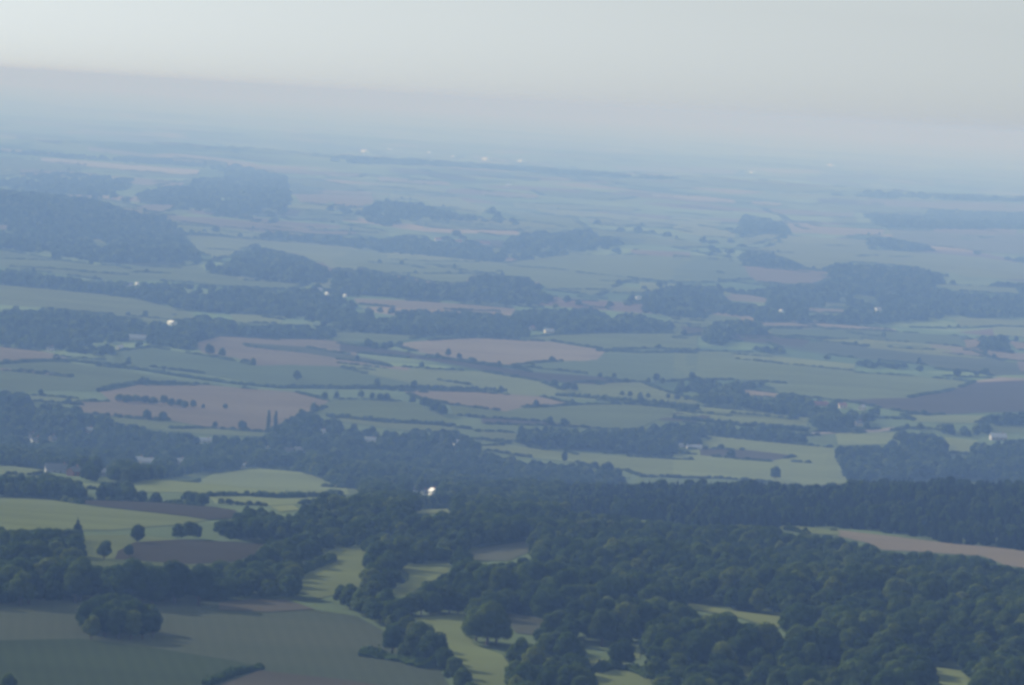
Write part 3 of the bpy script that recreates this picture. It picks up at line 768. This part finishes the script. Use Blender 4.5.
wood('long tree belt across the middle of the valley', [(335, 312), (395, 307), (440, 304), (445, 311), (515, 311), (595, 308), (612, 318), (632, 312), (645, 316), (680, 323), (680, 330), (628, 332), (596, 335), (545, 341), (460, 338), (375, 334), (335, 331)], 3150, 9775, 'round', .9)
wood('dark wood strip behind the light green field', T('E', [(515, 375), (600, 362), (840, 378), (880, 358), (1024, 362), (1080, 370), (1080, 440), (950, 468), (840, 456), (620, 440), (520, 430)]), 2100, 6899)
wood('tree belt along the lane in the right valley', T('F', [(-20, 225), (110, 232), (130, 265), (150, 228), (250, 232), (245, 265), (400, 296), (520, 305), (600, 315), (650, 335), (662, 376), (400, 388), (380, 352), (-20, 300)]), 2450, 8625)
wood('trees beside the light green field with dark lines', T('F', [(-20, 340), (170, 364), (380, 392), (388, 432), (250, 420), (140, 412), (60, 402), (60, 430), (-20, 440)]), 2800, 6500)
wood('trees below the dark ploughed field', T('F', [(668, 355), (700, 350), (900, 365), (920, 342), (1100, 328), (1100, 372), (900, 402), (860, 412), (780, 402), (700, 388)]), 2800, 6500)
wood('large wood at the right edge behind the ridge', T('F', [(462, 430), (640, 415), (640, 395), (785, 398), (795, 450), (900, 425), (1100, 405), (1100, 560), (860, 535), (740, 535), (600, 550), (500, 545), (470, 482)]), 2800, 6000)
wood('small dark thicket in the pasture behind the ridge', T('F', [(360, 478), (470, 485), (470, 506), (365, 500)]), 2800, 6000, name='thicket')
wood('thin line of trees across the large green field', T('F', [(225, 138), (330, 140), (450, 160), (520, 172), (620, 180), (620, 190), (500, 187), (230, 162)]), 2800, 10350)
wood('trees at the right end of the large green field', T('F', [(515, 172), (630, 172), (660, 188), (790, 182), (795, 215), (660, 217), (620, 205), (520, 205)]), 2800, 10350)
wood('low dark wood left of the pale yellow patch', T('F', [(60, 100), (100, 62), (200, 62), (262, 76), (268, 106), (160, 108), (130, 135), (70, 135)]), 3150, 10925)
wood('dark clump near the right edge above the ploughed field', T('F', [(885, 110), (960, 108), (1024, 135), (1060, 165), (890, 152)]), 3150, 10925)
wood('trees on the rise of the ploughed field', T('F', [(930, 222), (1100, 215), (1100, 312), (970, 300)]), 2450, 9200)
wood('hazy woods above the right valley', [(640, 292), (680, 285), (760, 290), (830, 270), (900, 262), (960, 280), (1060, 285), (1060, 318), (950, 318), (870, 325), (800, 325), (700, 320), (645, 315)], 3849, 13224, 'round', .9)
wood('wood below the pasture under the wooded hill', [(-20, 260), (60, 268), (130, 280), (200, 282), (290, 284), (335, 290), (345, 300), (460, 305), (440, 312), (330, 326), (270, 318), (200, 312), (120, 300), (60, 290), (-20, 283)], 3849, 12074)
wood('great wooded hill on the left', T('G', [(-60, 205), (0, 208), (200, 225), (420, 262), (520, 292), (590, 385), (595, 428), (300, 425), (100, 395), (-60, 380)]), 4900, 18400)
wood('small rounded wood right of the wooded hill', T('G', [(600, 452), (690, 420), (715, 372), (760, 362), (860, 376), (960, 425), (985, 470), (905, 492), (760, 478)]), 4200, 13799)
wood('flat dark wood above the wide green field', T('H', [(-240, 325), (0, 336), (200, 345), (400, 360), (490, 395), (480, 425), (180, 396), (-240, 356)]), 5600, 20700)
wood('broad wood below the wide green field', T('H', [(365, 525), (380, 460), (400, 452), (540, 456), (612, 508), (612, 545), (520, 555)]), 3849, 12649)
wood('wood left of the broad one below the green field', T('H', [(-20, 515), (-20, 428), (150, 460), (370, 486), (362, 540), (200, 532)]), 3849, 12649)
wood('village trees in the far distance', T('H', [(490, 395), (500, 345), (620, 325), (720, 318), (860, 370), (680, 402), (600, 432), (500, 410)]), 5600, 20700, 'round', .8)
wood('far woods on the upper right', T('I', [(180, 435), (190, 390), (240, 388), (400, 440), (480, 425), (700, 440), (850, 470), (820, 500), (600, 520), (440, 500), (440, 455), (300, 440)]), 4550, 16099)
wood('far dark ridge wood at the upper right', T('I', [(810, 398), (1100, 412), (1100, 430), (880, 418)]), 5600, 18400)
wood('far wood between the tan strips', T('I', [(540, 282), (560, 262), (740, 262), (1100, 278), (1100, 325), (760, 325), (600, 320)]), 6300, 27599, 'round', .8)
wood('faint wooded ridge crossing the far plain', T('H', [(-60, 118), (0, 105), (340, 125), (700, 150), (1024, 170), (1400, 200), (1700, 215), (2100, 232), (2100, 248), (1700, 236), (1400, 222), (1024, 182), (700, 165), (340, 140), (0, 128)]), 8400, 34500)
wood('faint woods above the pale stubble strip', T('G', [(-60, 85), (0, 88), (300, 105), (700, 130), (850, 165), (860, 240), (840, 285), (640, 280), (430, 255), (400, 215), (560, 175), (700, 165), (590, 140), (380, 128), (0, 100)]), 7000, 32199, 'round', .45)
wood('faint woods below the pale stubble strip', T('G', [(120, 150), (260, 160), (400, 175), (380, 205), (280, 230), (130, 215), (0, 200), (-60, 200), (-60, 170)]), 6300, 27599, 'round', .45)
wood('faint woods in the upper centre', T('H', [(110, 240), (230, 245), (350, 280), (480, 290), (540, 305), (240, 300), (150, 320), (0, 300), (0, 270)]), 6300, 25299, 'round', .45)
wood('distant wood right of the upper centre', T('I', [(170, 340), (190, 280), (300, 300), (330, 335), (300, 345), (200, 345)]), 6300, 25299, 'round', .8)
wood('distant strip of wood near the right edge', T('I', [(550, 380), (560, 345), (620, 350), (700, 355), (770, 372), (760, 390), (640, 390)]), 5600, 20700, 'round', .8)
wood('scattered trees across the far farmland', T('G', [(-60, 60), (3200, 240), (3200, 520), (2500, 560), (600, 560), (-60, 480)]), 4900, 12000, 'round', .03)

# ---- pick the ones that show largest as trees of their own
MAXI = 190
cand = np.concatenate([w[2] for w in WOODS[:3]])
widx = np.concatenate([np.full(len(w[2]), k) for k, w in enumerate(WOODS[:3])])
app = CH[cand] / CY[cand]
inframe = (TRUEX[cand] > -12) & (TRUEX[cand] < 1036) & (P8[1][cand] < 683)
order = np.argsort(-app * inframe * np.where(P0[1][cand] > 575, 1, .01))
chosen = cand[order[:MAXI]]; cw = widx[order[:MAXI]]
single = np.zeros(len(CX), bool); single[chosen] = True
def zone(px, py, k):
    if px < 330: return ('round topped dark tree in the wood edging the grey brown field', 'trees of the wood edging the grey brown field')
    if px < 520: return ('leafy tree among those around the long light green meadow', 'trees around the long light green meadow')
    if px < 640: return ('leafy tree in the thick growth below the pale clearing', 'trees in the growth below the pale clearing')
    if px < 800: return ('leafy tree in the belt under the narrow pale glade', 'trees in the belt under the narrow glade')
    if px < 915: return ('leafy tree left of the small lower paddock at the wood foot', 'trees left of the small lower paddock')
    return ('big dark leafy tree in the lower corner beyond the small paddock', 'trees in the corner beyond the small paddock')
for j, k in zip(chosen, cw):
    lb, gp = zone(P0[0][j], P0[1][j], k)
    tree(float(CX[j]), float(CY[j]), float(CH[j] * 1.1), 'broadleaf_tree', lb, gp, 'round', .97 * float(rng.uniform(.95, 1.2)))

# ---- the rest of each wood: one object of stuff, its trees set out on points
def proto_coll(name, meshes):
    c = bpy.data.collections.new(name)
    for i, m in enumerate(meshes):
        o = bpy.data.objects.new(name + '_tree', m); c.objects.link(o)
    return c
COL_NEAR = proto_coll('hill_trees', [NEAR[0], NEAR[1], NEAR[2], NEAR[3], FAR[0]])
COL_CON = proto_coll('hill_trees_dark', [NEARCON[0], NEARCON[1], NEARCON[2], NEAR[3]])
COL_FAR = proto_coll('far_trees', FAR)

def gn_group(coll, nproto):
    g = bpy.data.node_groups.new('plant_' + coll.name, 'GeometryNodeTree')
    g.interface.new_socket('Geometry', in_out='INPUT', socket_type='NodeSocketGeometry')
    g.interface.new_socket('Geometry', in_out='OUTPUT', socket_type='NodeSocketGeometry')
    N, L = g.nodes, g.links
    i = N.new('NodeGroupInput'); o = N.new('NodeGroupOutput')
    ci = N.new('GeometryNodeCollectionInfo'); ci.inputs['Collection'].default_value = coll
    ci.inputs['Separate Children'].default_value = True; ci.inputs['Reset Children'].default_value = True
    ip = N.new('GeometryNodeInstanceOnPoints'); ip.inputs['Pick Instance'].default_value = True
    def attr(nm, ty):
        a = N.new('GeometryNodeInputNamedAttribute'); a.data_type = ty; a.inputs['Name'].default_value = nm
        return a.outputs['Attribute']
    L.new(i.outputs[0], ip.inputs['Points']); L.new(ci.outputs[0], ip.inputs['Instance'])
    L.new(attr('kind_no', 'INT'), ip.inputs['Instance Index'])
    er = N.new('ShaderNodeCombineXYZ'); L.new(attr('turn', 'FLOAT'), er.inputs[2])
    L.new(er.outputs[0], ip.inputs['Rotation'])
    L.new(attr('size', 'FLOAT_VECTOR'), ip.inputs['Scale'])
    L.new(ip.outputs[0], o.inputs[0])
    return g
G_NEAR, G_CON, G_FAR = gn_group(COL_NEAR, 5), gn_group(COL_CON, 4), gn_group(COL_FAR, 3)

def plant(name, label, idx, grp, nproto, weights=None):
    n = len(idx)
    if n == 0: return
    x, y = CX[idx], CY[idx]; z = CZ[idx] - .3
    ox, oy, oz = float(x.mean()), float(y.mean()), float(z.mean())
    me = bpy.data.meshes.new(name)
    me.vertices.add(n)
    me.vertices.foreach_set('co', np.stack([x - ox, y - oy, z - oz], -1).astype(np.float32).ravel())
    s = CH[idx] / 14.0
    wid = np.maximum(s, CSP[idx] / 11.5) * rng.uniform(.85, 1.2, n)
    a = me.attributes.new('size', 'FLOAT_VECTOR', 'POINT'); a.data.foreach_set('vector', np.stack([wid, wid, s], -1).astype(np.float32).ravel())
    a = me.attributes.new('turn', 'FLOAT', 'POINT'); a.data.foreach_set('value', rng.uniform(0, 6.283, n).astype(np.float32))
    a = me.attributes.new('kind_no', 'INT', 'POINT')
    a.data.foreach_set('value', rng.choice(nproto, n, p=weights).astype(np.int32))
    me.update()
    o = link(name, me, None, (ox, oy, oz))
    md = o.modifiers.new('trees', 'NODES'); md.node_group = grp
    tag(o, label, None, None, 'stuff')
tot = 0
for name, label, idx, species in WOODS:
    idx = idx[~single[idx]]
    tot += len(idx); print(len(idx), label)
    if len(idx) == 0: print('EMPTY WOOD', label); continue
    d = CY[idx].mean()
    if species == 'mixed': plant(name, label, idx, G_CON, 4, [.27, .27, .26, .2])
    elif d < 4300: plant(name, label, idx, G_NEAR, 5, [.22, .22, .16, .24, .16])
    else: plant(name, label, idx, G_FAR, 3)
print('trees in woods', tot, 'singles', len(chosen))

# ---- low growth along the field edges
def edge_growth():
    X, Y, Sx, Sz = [], [], [], []
    g = np.random.default_rng(11)
    for kind_, poly, opened in FIELDS + EXTRA:
        P = [ground_at(a, b) for a, b in poly]
        for i in range(len(P) - (kind_ == 'x')):
            a, b = P[i], P[(i + 1) % len(P)]
            L_ = float(np.hypot(*(b - a))); dm = float(np.hypot(*((a + b) / 2)))
            if dm < 2300 or dm > 26000 or g.random() < .30: continue
            (pa, pb), (pc, pd) = poly[i], poly[(i + 1) % len(P)]
            if abs(pc - pa) < 1.6 * abs(pd - pb) or min(pa, pc) < -10 or max(pa, pc) > 1045: continue
            step = max(4.0, dm * .0016)
            n = int(L_ / step)
            if n < 2: continue
            ph = g.uniform(0, 6); bare = g.uniform(-.5, .7)
            for k in range(n):
                t = (k + g.uniform(-.3, .3)) / n
                if math.sin(k * step / 60 + ph) + .5 * math.sin(k * step / 23) < bare - .6: continue
                q = a + (b - a) * t
                big = g.random() < .035 and dm > 3300
                X.append(q[0]); Y.append(q[1])
                Sz.append(g.uniform(.14, .3) if not big else g.uniform(.45, .85))
                Sx.append(step / 9 * g.uniform(.8, 1.2) if not big else g.uniform(.6, 1.0))
    return np.array(X), np.array(Y), np.array(Sx), np.array(Sz)
EXTRA = []
for _ in range(330):
    y_ = 140 + 330 * gs.random() ** 1.2; x_ = gs.uniform(-5, 1030)
    if y_ < 112 + x_ * .064: continue
    if y_ > 340 and not quiet(x_, y_): continue
    l_ = gs.uniform(18, 85); q_ = gs.uniform(-.01, .16)
    if gs.random() < .12: q_ = gs.uniform(.2, .6); l_ *= .3
    EXTRA.append(('x', [(x_ - l_, y_ - l_ * q_), (x_ + l_ * .1, y_ + gs.uniform(-1, 1)), (x_ + l_, y_ + l_ * q_)], False))
ex, ey, es, ez = edge_growth()
print('edge growth', len(ex))
me = bpy.data.meshes.new('hedge_growth'); me.vertices.add(len(ex))
eo = (float(ex.mean()), float(ey.mean()), 0.0)
me.vertices.foreach_set('co', np.stack([ex - eo[0], ey - eo[1], H(ex, ey) - .2], -1).astype(np.float32).ravel())
a_ = me.attributes.new('size', 'FLOAT_VECTOR', 'POINT'); a_.data.foreach_set('vector', np.stack([es, es, ez], -1).astype(np.float32).ravel())
a_ = me.attributes.new('turn', 'FLOAT', 'POINT'); a_.data.foreach_set('value', rng.uniform(0, 6.28, len(ex)).astype(np.float32))
a_ = me.attributes.new('kind_no', 'INT', 'POINT'); a_.data.foreach_set('value', rng.integers(0, 3, len(ex)).astype(np.int32))
me.update()
o = link('hedge_growth', me, None, eo)
md = o.modifiers.new('bushes', 'NODES'); md.node_group = G_FAR
tag(o, 'ragged hedge growth along the edges of the distant fields', None, None, 'stuff')

# ------------------------------------------------------------------ trees one can tell apart
def at(px, py):
    q = ground_at(px, py); return float(q[0]), float(q[1])
def single_tree(px, py, h, label, wide=1.0, kind='round', name='broadleaf_tree', group=None, i=None):
    x, y = at(px, py); tree(x, y, h, name, label, group, kind, wide, i)
# the copse in the big field
for k, (px, py, h, w) in enumerate([(90, 640, 11, 1.0), (88, 632, 14, 1.0), (97, 630, 15, 1.0), (104, 637, 14, 1.05), (109, 628, 16, 1.0), (118, 639, 14, 1.05), (121, 629, 15, 1.0), (131, 640, 13, 1.05), (133, 631, 14, 1), (143, 640, 12, 1.0), (146, 632, 12, 1.0), (154, 638, 11, .9), (153, 633, 13, .9), (126, 634, 14, 1), (113, 633, 15, 1)]):
    single_tree(px * .97 + 3.6, py, h * .88, 'dark round tree of the dense copse standing alone in the grey brown field', w, group='trees of the lone copse in the big field')
single_tree(392, 656, 12.5, 'taller dark tree at the left end of the pair standing in the field corner', 1.0, i=3)
single_tree(404, 661, 7, 'low tree between the pair in the field corner', 1.0)
single_tree(412, 662, 11, 'right hand dark tree of the pair in the field corner', 1.0)
single_tree(423, 664, 9, 'dark tree closest to the hedge row beside the field corner pair', 1.0)
single_tree(487, 645, 17, 'huge round dark tree at the edge of the long light green meadow', 1.15, i=2)
single_tree(476, 641, 13, 'tree leaning against the left of the huge round dark tree', 1.1)
single_tree(496, 644, 14, 'tree leaning against the right of the huge round dark tree', 1.1)
single_tree(620, 668, 11, 'spreading dark tree on a short bare trunk in the light green paddock', 1.25, i=0)
# diagonal row beside the meadow
ROW = [(341, 600), (350, 605), (360, 608), (370, 614), (380, 619), (389, 624), (398, 629), (406, 634), (414, 638), (421, 645), (428, 651), (435, 658), (441, 665), (446, 672), (454, 679), (462, 688)]
for k, (px, py) in enumerate(ROW):
    single_tree(px, py + 4, 8.2 + (k * 7 % 4) * .8, 'bushy tree of the slanting row between the grey brown field and the meadow', 1.05, group='slanting row of trees beside the meadow')
for k, (zx, zy) in enumerate([(212, 402), (240, 400), (268, 398), (296, 396), (324, 396), (350, 400), (372, 402)]):
    single_tree(340 + zx * SX, 480 + zy * SX, 8.5 + (k * 5 % 3), 'tree of the short thick row closing the top of the long meadow', 1.1, group='short row at the top of the long meadow')
# middle distance
single_tree(268, 431, 23, 'left hand of the twin tall narrow poplars', 1.0, 'poplar', 'poplar_tree', None)
single_tree(275, 431, 22.5, 'right hand of the twin tall narrow poplars', 1.0, 'poplar', 'poplar_tree', None)
single_tree(242, 430, 10, 'round tree just left of the twin poplars', 1.05)
single_tree(215, 427, 6, 'small bush left of the round tree by the poplars', 1.1, name='bush')
single_tree(225, 409, 6, 'lone small bush in the reddish stubble above the round tree', 1.1, name='bush')
single_tree(147, 420, 11, 'left of the two round trees at the lower edge of the reddish stubble', 1.1)
single_tree(163, 421, 10, 'right of the two round trees at the lower edge of the reddish stubble', 1.05)
for k, (px, py) in enumerate([(119, 402), (127, 403), (136, 403), (145, 404), (153, 405)]):
    single_tree(px, py, 9, 'bushy tree of the left half of the row in the reddish stubble', 1.55, group='left half of the row in the reddish stubble')
for k, (px, py) in enumerate([(164, 405), (171, 407), (179, 407), (184, 408)]):
    single_tree(px, py, 11 - k, 'bushy tree of the right half of the row in the reddish stubble', 1.4, group='right half of the row in the reddish stubble')
single_tree(193, 408, 9, 'small round tree at the right end of the row in the stubble', 1.0)
single_tree(203, 409, 6, 'little bush past the right end of the row in the stubble', 1.0, name='bush')
single_tree(297, 381, 13, 'lone round tree on the curved hedge in the blue green field', 1.15)
single_tree(209, 355, 14, 'left of the two round trees on the tan stubble', 1.0)
single_tree(222, 357, 12, 'right of the two round trees on the tan stubble', 1.0)
single_tree(253, 365, 9, 'small tree alone between the tan stubble and the blue green field', 1.0)
for px, py in [(368, 348), (375, 351), (384, 351), (390, 350)]:
    single_tree(px, py, 13, 'tree of the clump at the left end of the dark brown bank', 1.1, group='clump at the end of the dark brown bank')
single_tree(448, 357, 12, 'tallest tree standing on the dark brown bank', 1.0)
single_tree(459, 359, 8, 'smaller tree right of the tallest on the dark brown bank', 1.0)
single_tree(499, 365, 6, 'bush far along the dark brown bank', 1.2, name='bush')
for px, py in [(564, 391), (569, 390), (574, 391)]:
    single_tree(px, py, 10, 'dark tree of the tight clump at the end of the dark hedge line', 1.2, group='tight clump at the hedge end')
single_tree(600, 378, 7, 'left of the two small trees above the light green field', 1.1)
single_tree(614, 378, 7, 'right of the two small trees above the light green field', 1.1)
for px, py in [(648, 384), (656, 383), (662, 384)]:
    single_tree(px, py, 13 if px == 656 else 9, 'tree of the clump left of the large green field', 1.1, group='clump left of the large green field')
for k, px in enumerate([622, 630, 640, 648, 668, 677, 686]):
    single_tree(px, 396 + k * .8, 7, 'low tree of the broken row along the light green field', 1.2, group='broken row along the light green field')
for px, py in [(361, 398), (372, 400), (380, 401), (387, 401)]:
    single_tree(px, py, 9, 'bushy tree of the hedge row right of the poplar field', 1.1, group='hedge row right of the poplar field')
single_tree(412, 404, 10, 'round tree just left of the dark diagonal clump', 1.0)
for px, py in [(424, 408), (430, 410), (436, 413), (442, 416)]:
    single_tree(px, py, 13, 'dark tree of the diagonal clump between the two green fields', 1.1, group='diagonal clump between the two green fields')
single_tree(564, 463, 13, 'narrow dark tree standing up behind the village wood', .6)
single_tree(607, 476, 14, 'tree beside the ridge end at the light green field', 1.2)
single_tree(618, 478, 9, 'lower tree right of the one at the ridge end', 1.2)
single_tree(775, 480, 14, 'lone round tree in the pasture behind the ridge', 1.0)
single_tree(77, 541, 14, 'pointed tree rising above the left wood', 1.1, 'con', 'conifer_tree')
single_tree(8, 702, 10, 'dark treetop poking up at the bottom left corner', 1.0)
single_tree(137, 543, 9, 'small pointed tree at the corner of the brown patch', .9)
single_tree(104, 560, 9, 'small tree standing in the bright meadow behind the left wood', .9)
single_tree(128, 557, 6, 'bush on the near edge of the brown patch', 1, name='bush')
single_tree(957, 377, 12, 'tree alone right of the trees on the large green field', 1.1)
single_tree(976, 376, 7, 'low tree last in line to the right of the large green field', 1.4)

# ------------------------------------------------------------------ hedges
def hedge(label, pts, wdt=3.5, ht=3.0, name='hedgerow', world=False):
    P = [ground_at(a, b) for a, b in pts]
    q = []
    for a, b in zip(P[:-1], P[1:]):
        n = max(1, int(np.hypot(*(b - a)) / 2.5))
        for k in range(n): q.append(a + (b - a) * k / n)
    q.append(P[-1]); q = np.array(q)
    g = np.random.default_rng(len(q))
    d = np.gradient(q, axis=0); d /= np.linalg.norm(d, axis=1)[:, None] + 1e-9
    nrm = np.stack([-d[:, 1], d[:, 0]], -1)
    cen = q.mean(0); z0 = float(H(*cen))
    V, Fc = [], []
    prof = [(-.5, -.15), (-.62, .35), (-.42, .8), (-.1, 1.0), (.2, .97), (.5, .7), (.6, .3), (.5, -.15)]
    for i in range(len(q)):
        hh = ht * g.uniform(.55, 1.45); ww = wdt * g.uniform(.7, 1.3)
        for a, b in prof:
            p = q[i] + nrm[i] * ww * (a + g.uniform(-.08, .08)); z = float(H(*q[i])) + hh * (b + g.uniform(-.08, .08) * (b > 0))
            V.append((p[0] - cen[0], p[1] - cen[1], z - z0 + .2))
    m = len(prof)
    for i in range(len(q) - 1):
        for k in range(m - 1):
            Fc.append((i * m + k, i * m + k + 1, (i + 1) * m + k + 1, (i + 1) * m + k))
    Fc.append(tuple(range(m))); Fc.append(tuple(range((len(q) - 1) * m, len(q) * m))[::-1])
    # leaf sprays
    ns = min(9000, len(q) * 10)
    ii = g.integers(0, len(q) - 1, ns); tt = g.uniform(0, 1, ns)
    for i, t in zip(ii, tt):
        p = q[i] * (1 - t) + q[i + 1] * t
        a = g.uniform(-.6, .6); c = p + nrm[i] * wdt * a
        z = float(z0 + 0) 
        zz = V[i * m + 3][2] * g.uniform(.55, 1.0) + (1 - abs(a)) * .25
        u = g.normal(size=3); u /= np.linalg.norm(u); v = np.cross(u, g.normal(size=3)); v /= np.linalg.norm(v)
        s = g.uniform(.4, .9)
        o = np.array([c[0] - cen[0], c[1] - cen[1], zz])
        b0 = len(V)
        V += [tuple(o - u * s), tuple(o + v * s * .6), tuple(o + u * s), tuple(o - v * s * .6)]
        Fc.append((b0, b0 + 1, b0 + 2, b0 + 3))
    me = mesh_from(name, V, Fc, [LEAF])
    o = link(name, me, None, (float(cen[0]), float(cen[1]), z0))
    tag(o, label, 'hedge')
hedge('short thick dark hedge between dark green crop and brown stubble', T('A', [(612, 612), (690, 580), (768, 562)]), 3.5, 2)
hedge('curved dark hedge sweeping under the broad blue green field', T('D', [(160, 176), (370, 200), (500, 222), (700, 250), (830, 262), (1024, 264), (1180, 264)]), 4, 3)
hedge('thin dark hedge edging the tapering blue green field', T('E', [(180, 262), (300, 264), (420, 268), (495, 273)]), 4, 3.5)
hedge('dark hedge line ending at the tight clump', T('E', [(640, 285), (760, 293), (860, 302), (1060, 322)]), 5, 4)
hedge('hedge round the top of the reddish stubble', T('D', [(292, 272), (340, 258), (400, 250), (520, 248)]), 4, 3)
hedge('dark hedge between poplar field and pale margin', T('E', [(-40, 346), (0, 350), (150, 362), (330, 374)]), 4, 3.5)
hedge('dark hedge across the broad pasture right of its copse', T('A', [(750, 50), (820, 54), (900, 52)]), 4, 3)
hedge('rough hedge under the light green field with dark lines', T('F', [(-20, 352), (170, 372), (380, 392)]), 4, 4)
hedge('dark hedge beside the spreading tree in the paddock', T('B', [(765, 572), (800, 560), (860, 566), (930, 590)]), 4, 3)
hedge('hedge edging the pale clearing beside the big round tree', T('B', [(480, 388), (540, 396), (610, 412)]), 4, 3)
hedge('hedge on the shaded side of the meadow gap', T('A', [(890, 280), (930, 262), (985, 240)]), 4, 3)
hedge('low hedge under the wide tan field', T('E', [(760, 152), (900, 158), (1060, 158)]), 4, 3)
hedge('hedge at the top of the tan stubble field', T('D', [(580, 122), (640, 106), (820, 110), (960, 117)]), 4, 3)
hedge('hedge crossing the left green fields', T('D', [(-60, 186), (0, 190), (160, 181)]), 4, 2.5)
hedge('scrubby strip below the corner pair of trees', T('B', [(70, 520), (150, 530), (230, 545), (290, 560)]), 10, 2.5, 'scrub_strip')

# ------------------------------------------------------------------ air
def haze():
    x0, x1, y0, y1, z0, z1 = -72000, 72000, -600, 86500, -140, CAMZ + 18
    V, Fc = [], []
    box(V, Fc, x0, x1, y0, y1, z0, z1)
    m, nt, out = new_mat('hazy_air')
    pv = nt.nodes.new('ShaderNodeVolumePrincipled')
    # extinction per metre and the share of it that is scattered, for red, green and blue
    D = HAZE_EXT[2] * 1.02
    cc, ac = [], []
    for e, a in zip(HAZE_EXT, HAZE_ALB):
        c = a * e / D; k = e * (1 - a) / (D * (1 - c))
        cc.append(c); ac.append(max(0, 1 - k) ** 2)
    pv.inputs['Density'].default_value = D
    pv.inputs['Color'].default_value = (*cc, 1)
    pv.inputs['Absorption Color'].default_value = (*ac, 1)
    pv.inputs['Anisotropy'].default_value = HAZE_G
    pv.inputs['Density Attribute'].default_value = ''
    nt.links.new(pv.outputs[0], out.inputs['Volume'])
    o = link('haze', mesh_from('haze', V, Fc, [m]))
    tag(o, 'pale blue haze thickening towards the horizon', None, None, 'stuff')
HAZE_EXT = (.0465e-3, .074e-3, .132e-3)
HAZE_ALB = (.665, .728, .85)
HAZE_G = 0.0
haze()

# ------------------------------------------------------------------ light, sky, camera
w = bpy.data.worlds.new('World'); SC.world = w; w.use_nodes = True
nt = w.node_tree; bg = nt.nodes['Background']
sky = nt.nodes.new('ShaderNodeTexSky'); sky.sky_type = 'NISHITA'; sky.sun_disc = False
sky.sun_elevation = R(SUN_EL); sky.sun_rotation = R(SUN_AZ)
sky.altitude = 100; sky.air_density = 1.0; sky.dust_density = 0.6; sky.ozone_density = 2.0
hs = nt.nodes.new('ShaderNodeHueSaturation'); hs.inputs['Saturation'].default_value = .05
tint = nt.nodes.new('ShaderNodeMix'); tint.data_type = 'RGBA'; tint.blend_type = 'MULTIPLY'; tint.inputs[0].default_value = 1
tint.inputs[7].default_value = (.825, .905, .94, 1)
nt.links.new(sky.outputs[0], hs.inputs['Color']); nt.links.new(hs.outputs[0], tint.inputs[6]); nt.links.new(tint.outputs[2], bg.inputs[0])
bg.inputs[1].default_value = .0885
sd = bpy.data.lights.new('sun', 'SUN'); sd.energy = 5.0; sd.angle = R(.6); sd.color = (1, .95, .88)
so = bpy.data.objects.new('sun', sd); C.objects.link(so)
se, sa = R(SUN_EL), R(SUN_AZ)
sv = Vector((math.sin(sa) * math.cos(se), math.cos(sa) * math.cos(se), math.sin(se)))
so.rotation_euler = sv.to_track_quat('Z', 'Y').to_euler()
so.location = (-800, 1500, 900)

cd = bpy.data.cameras.new('camera'); cam = bpy.data.objects.new('camera', cd); C.objects.link(cam)
cd.sensor_width = 36; cd.lens = F * 36 / 1024.0
cd.clip_start = 1; cd.clip_end = 200000
M = Matrix([[cam_x[0], cam_u[0], -fwd[0], 0], [cam_x[1], cam_u[1], -fwd[1], 0], [cam_x[2], cam_u[2], -fwd[2], CAMZ], [0, 0, 0, 1]])
cam.matrix_world = M
SC.camera = cam

SC.render.engine = 'CYCLES'
cy = SC.cycles
cy.use_denoising = True
cy.pixel_filter_type = 'BLACKMAN_HARRIS'; cy.filter_width = 3.0
cy.max_bounces = 6; cy.diffuse_bounces = 2; cy.volume_bounces = 1; cy.transmission_bounces = 2; cy.transparent_max_bounces = 4; cy.glossy_bounces = 1
cy.caustics_reflective = False; cy.caustics_refractive = False
SC.view_settings.view_transform = 'Standard'; SC.view_settings.look = 'None'
SC.view_settings.exposure = 0.35; SC.view_settings.gamma = 1
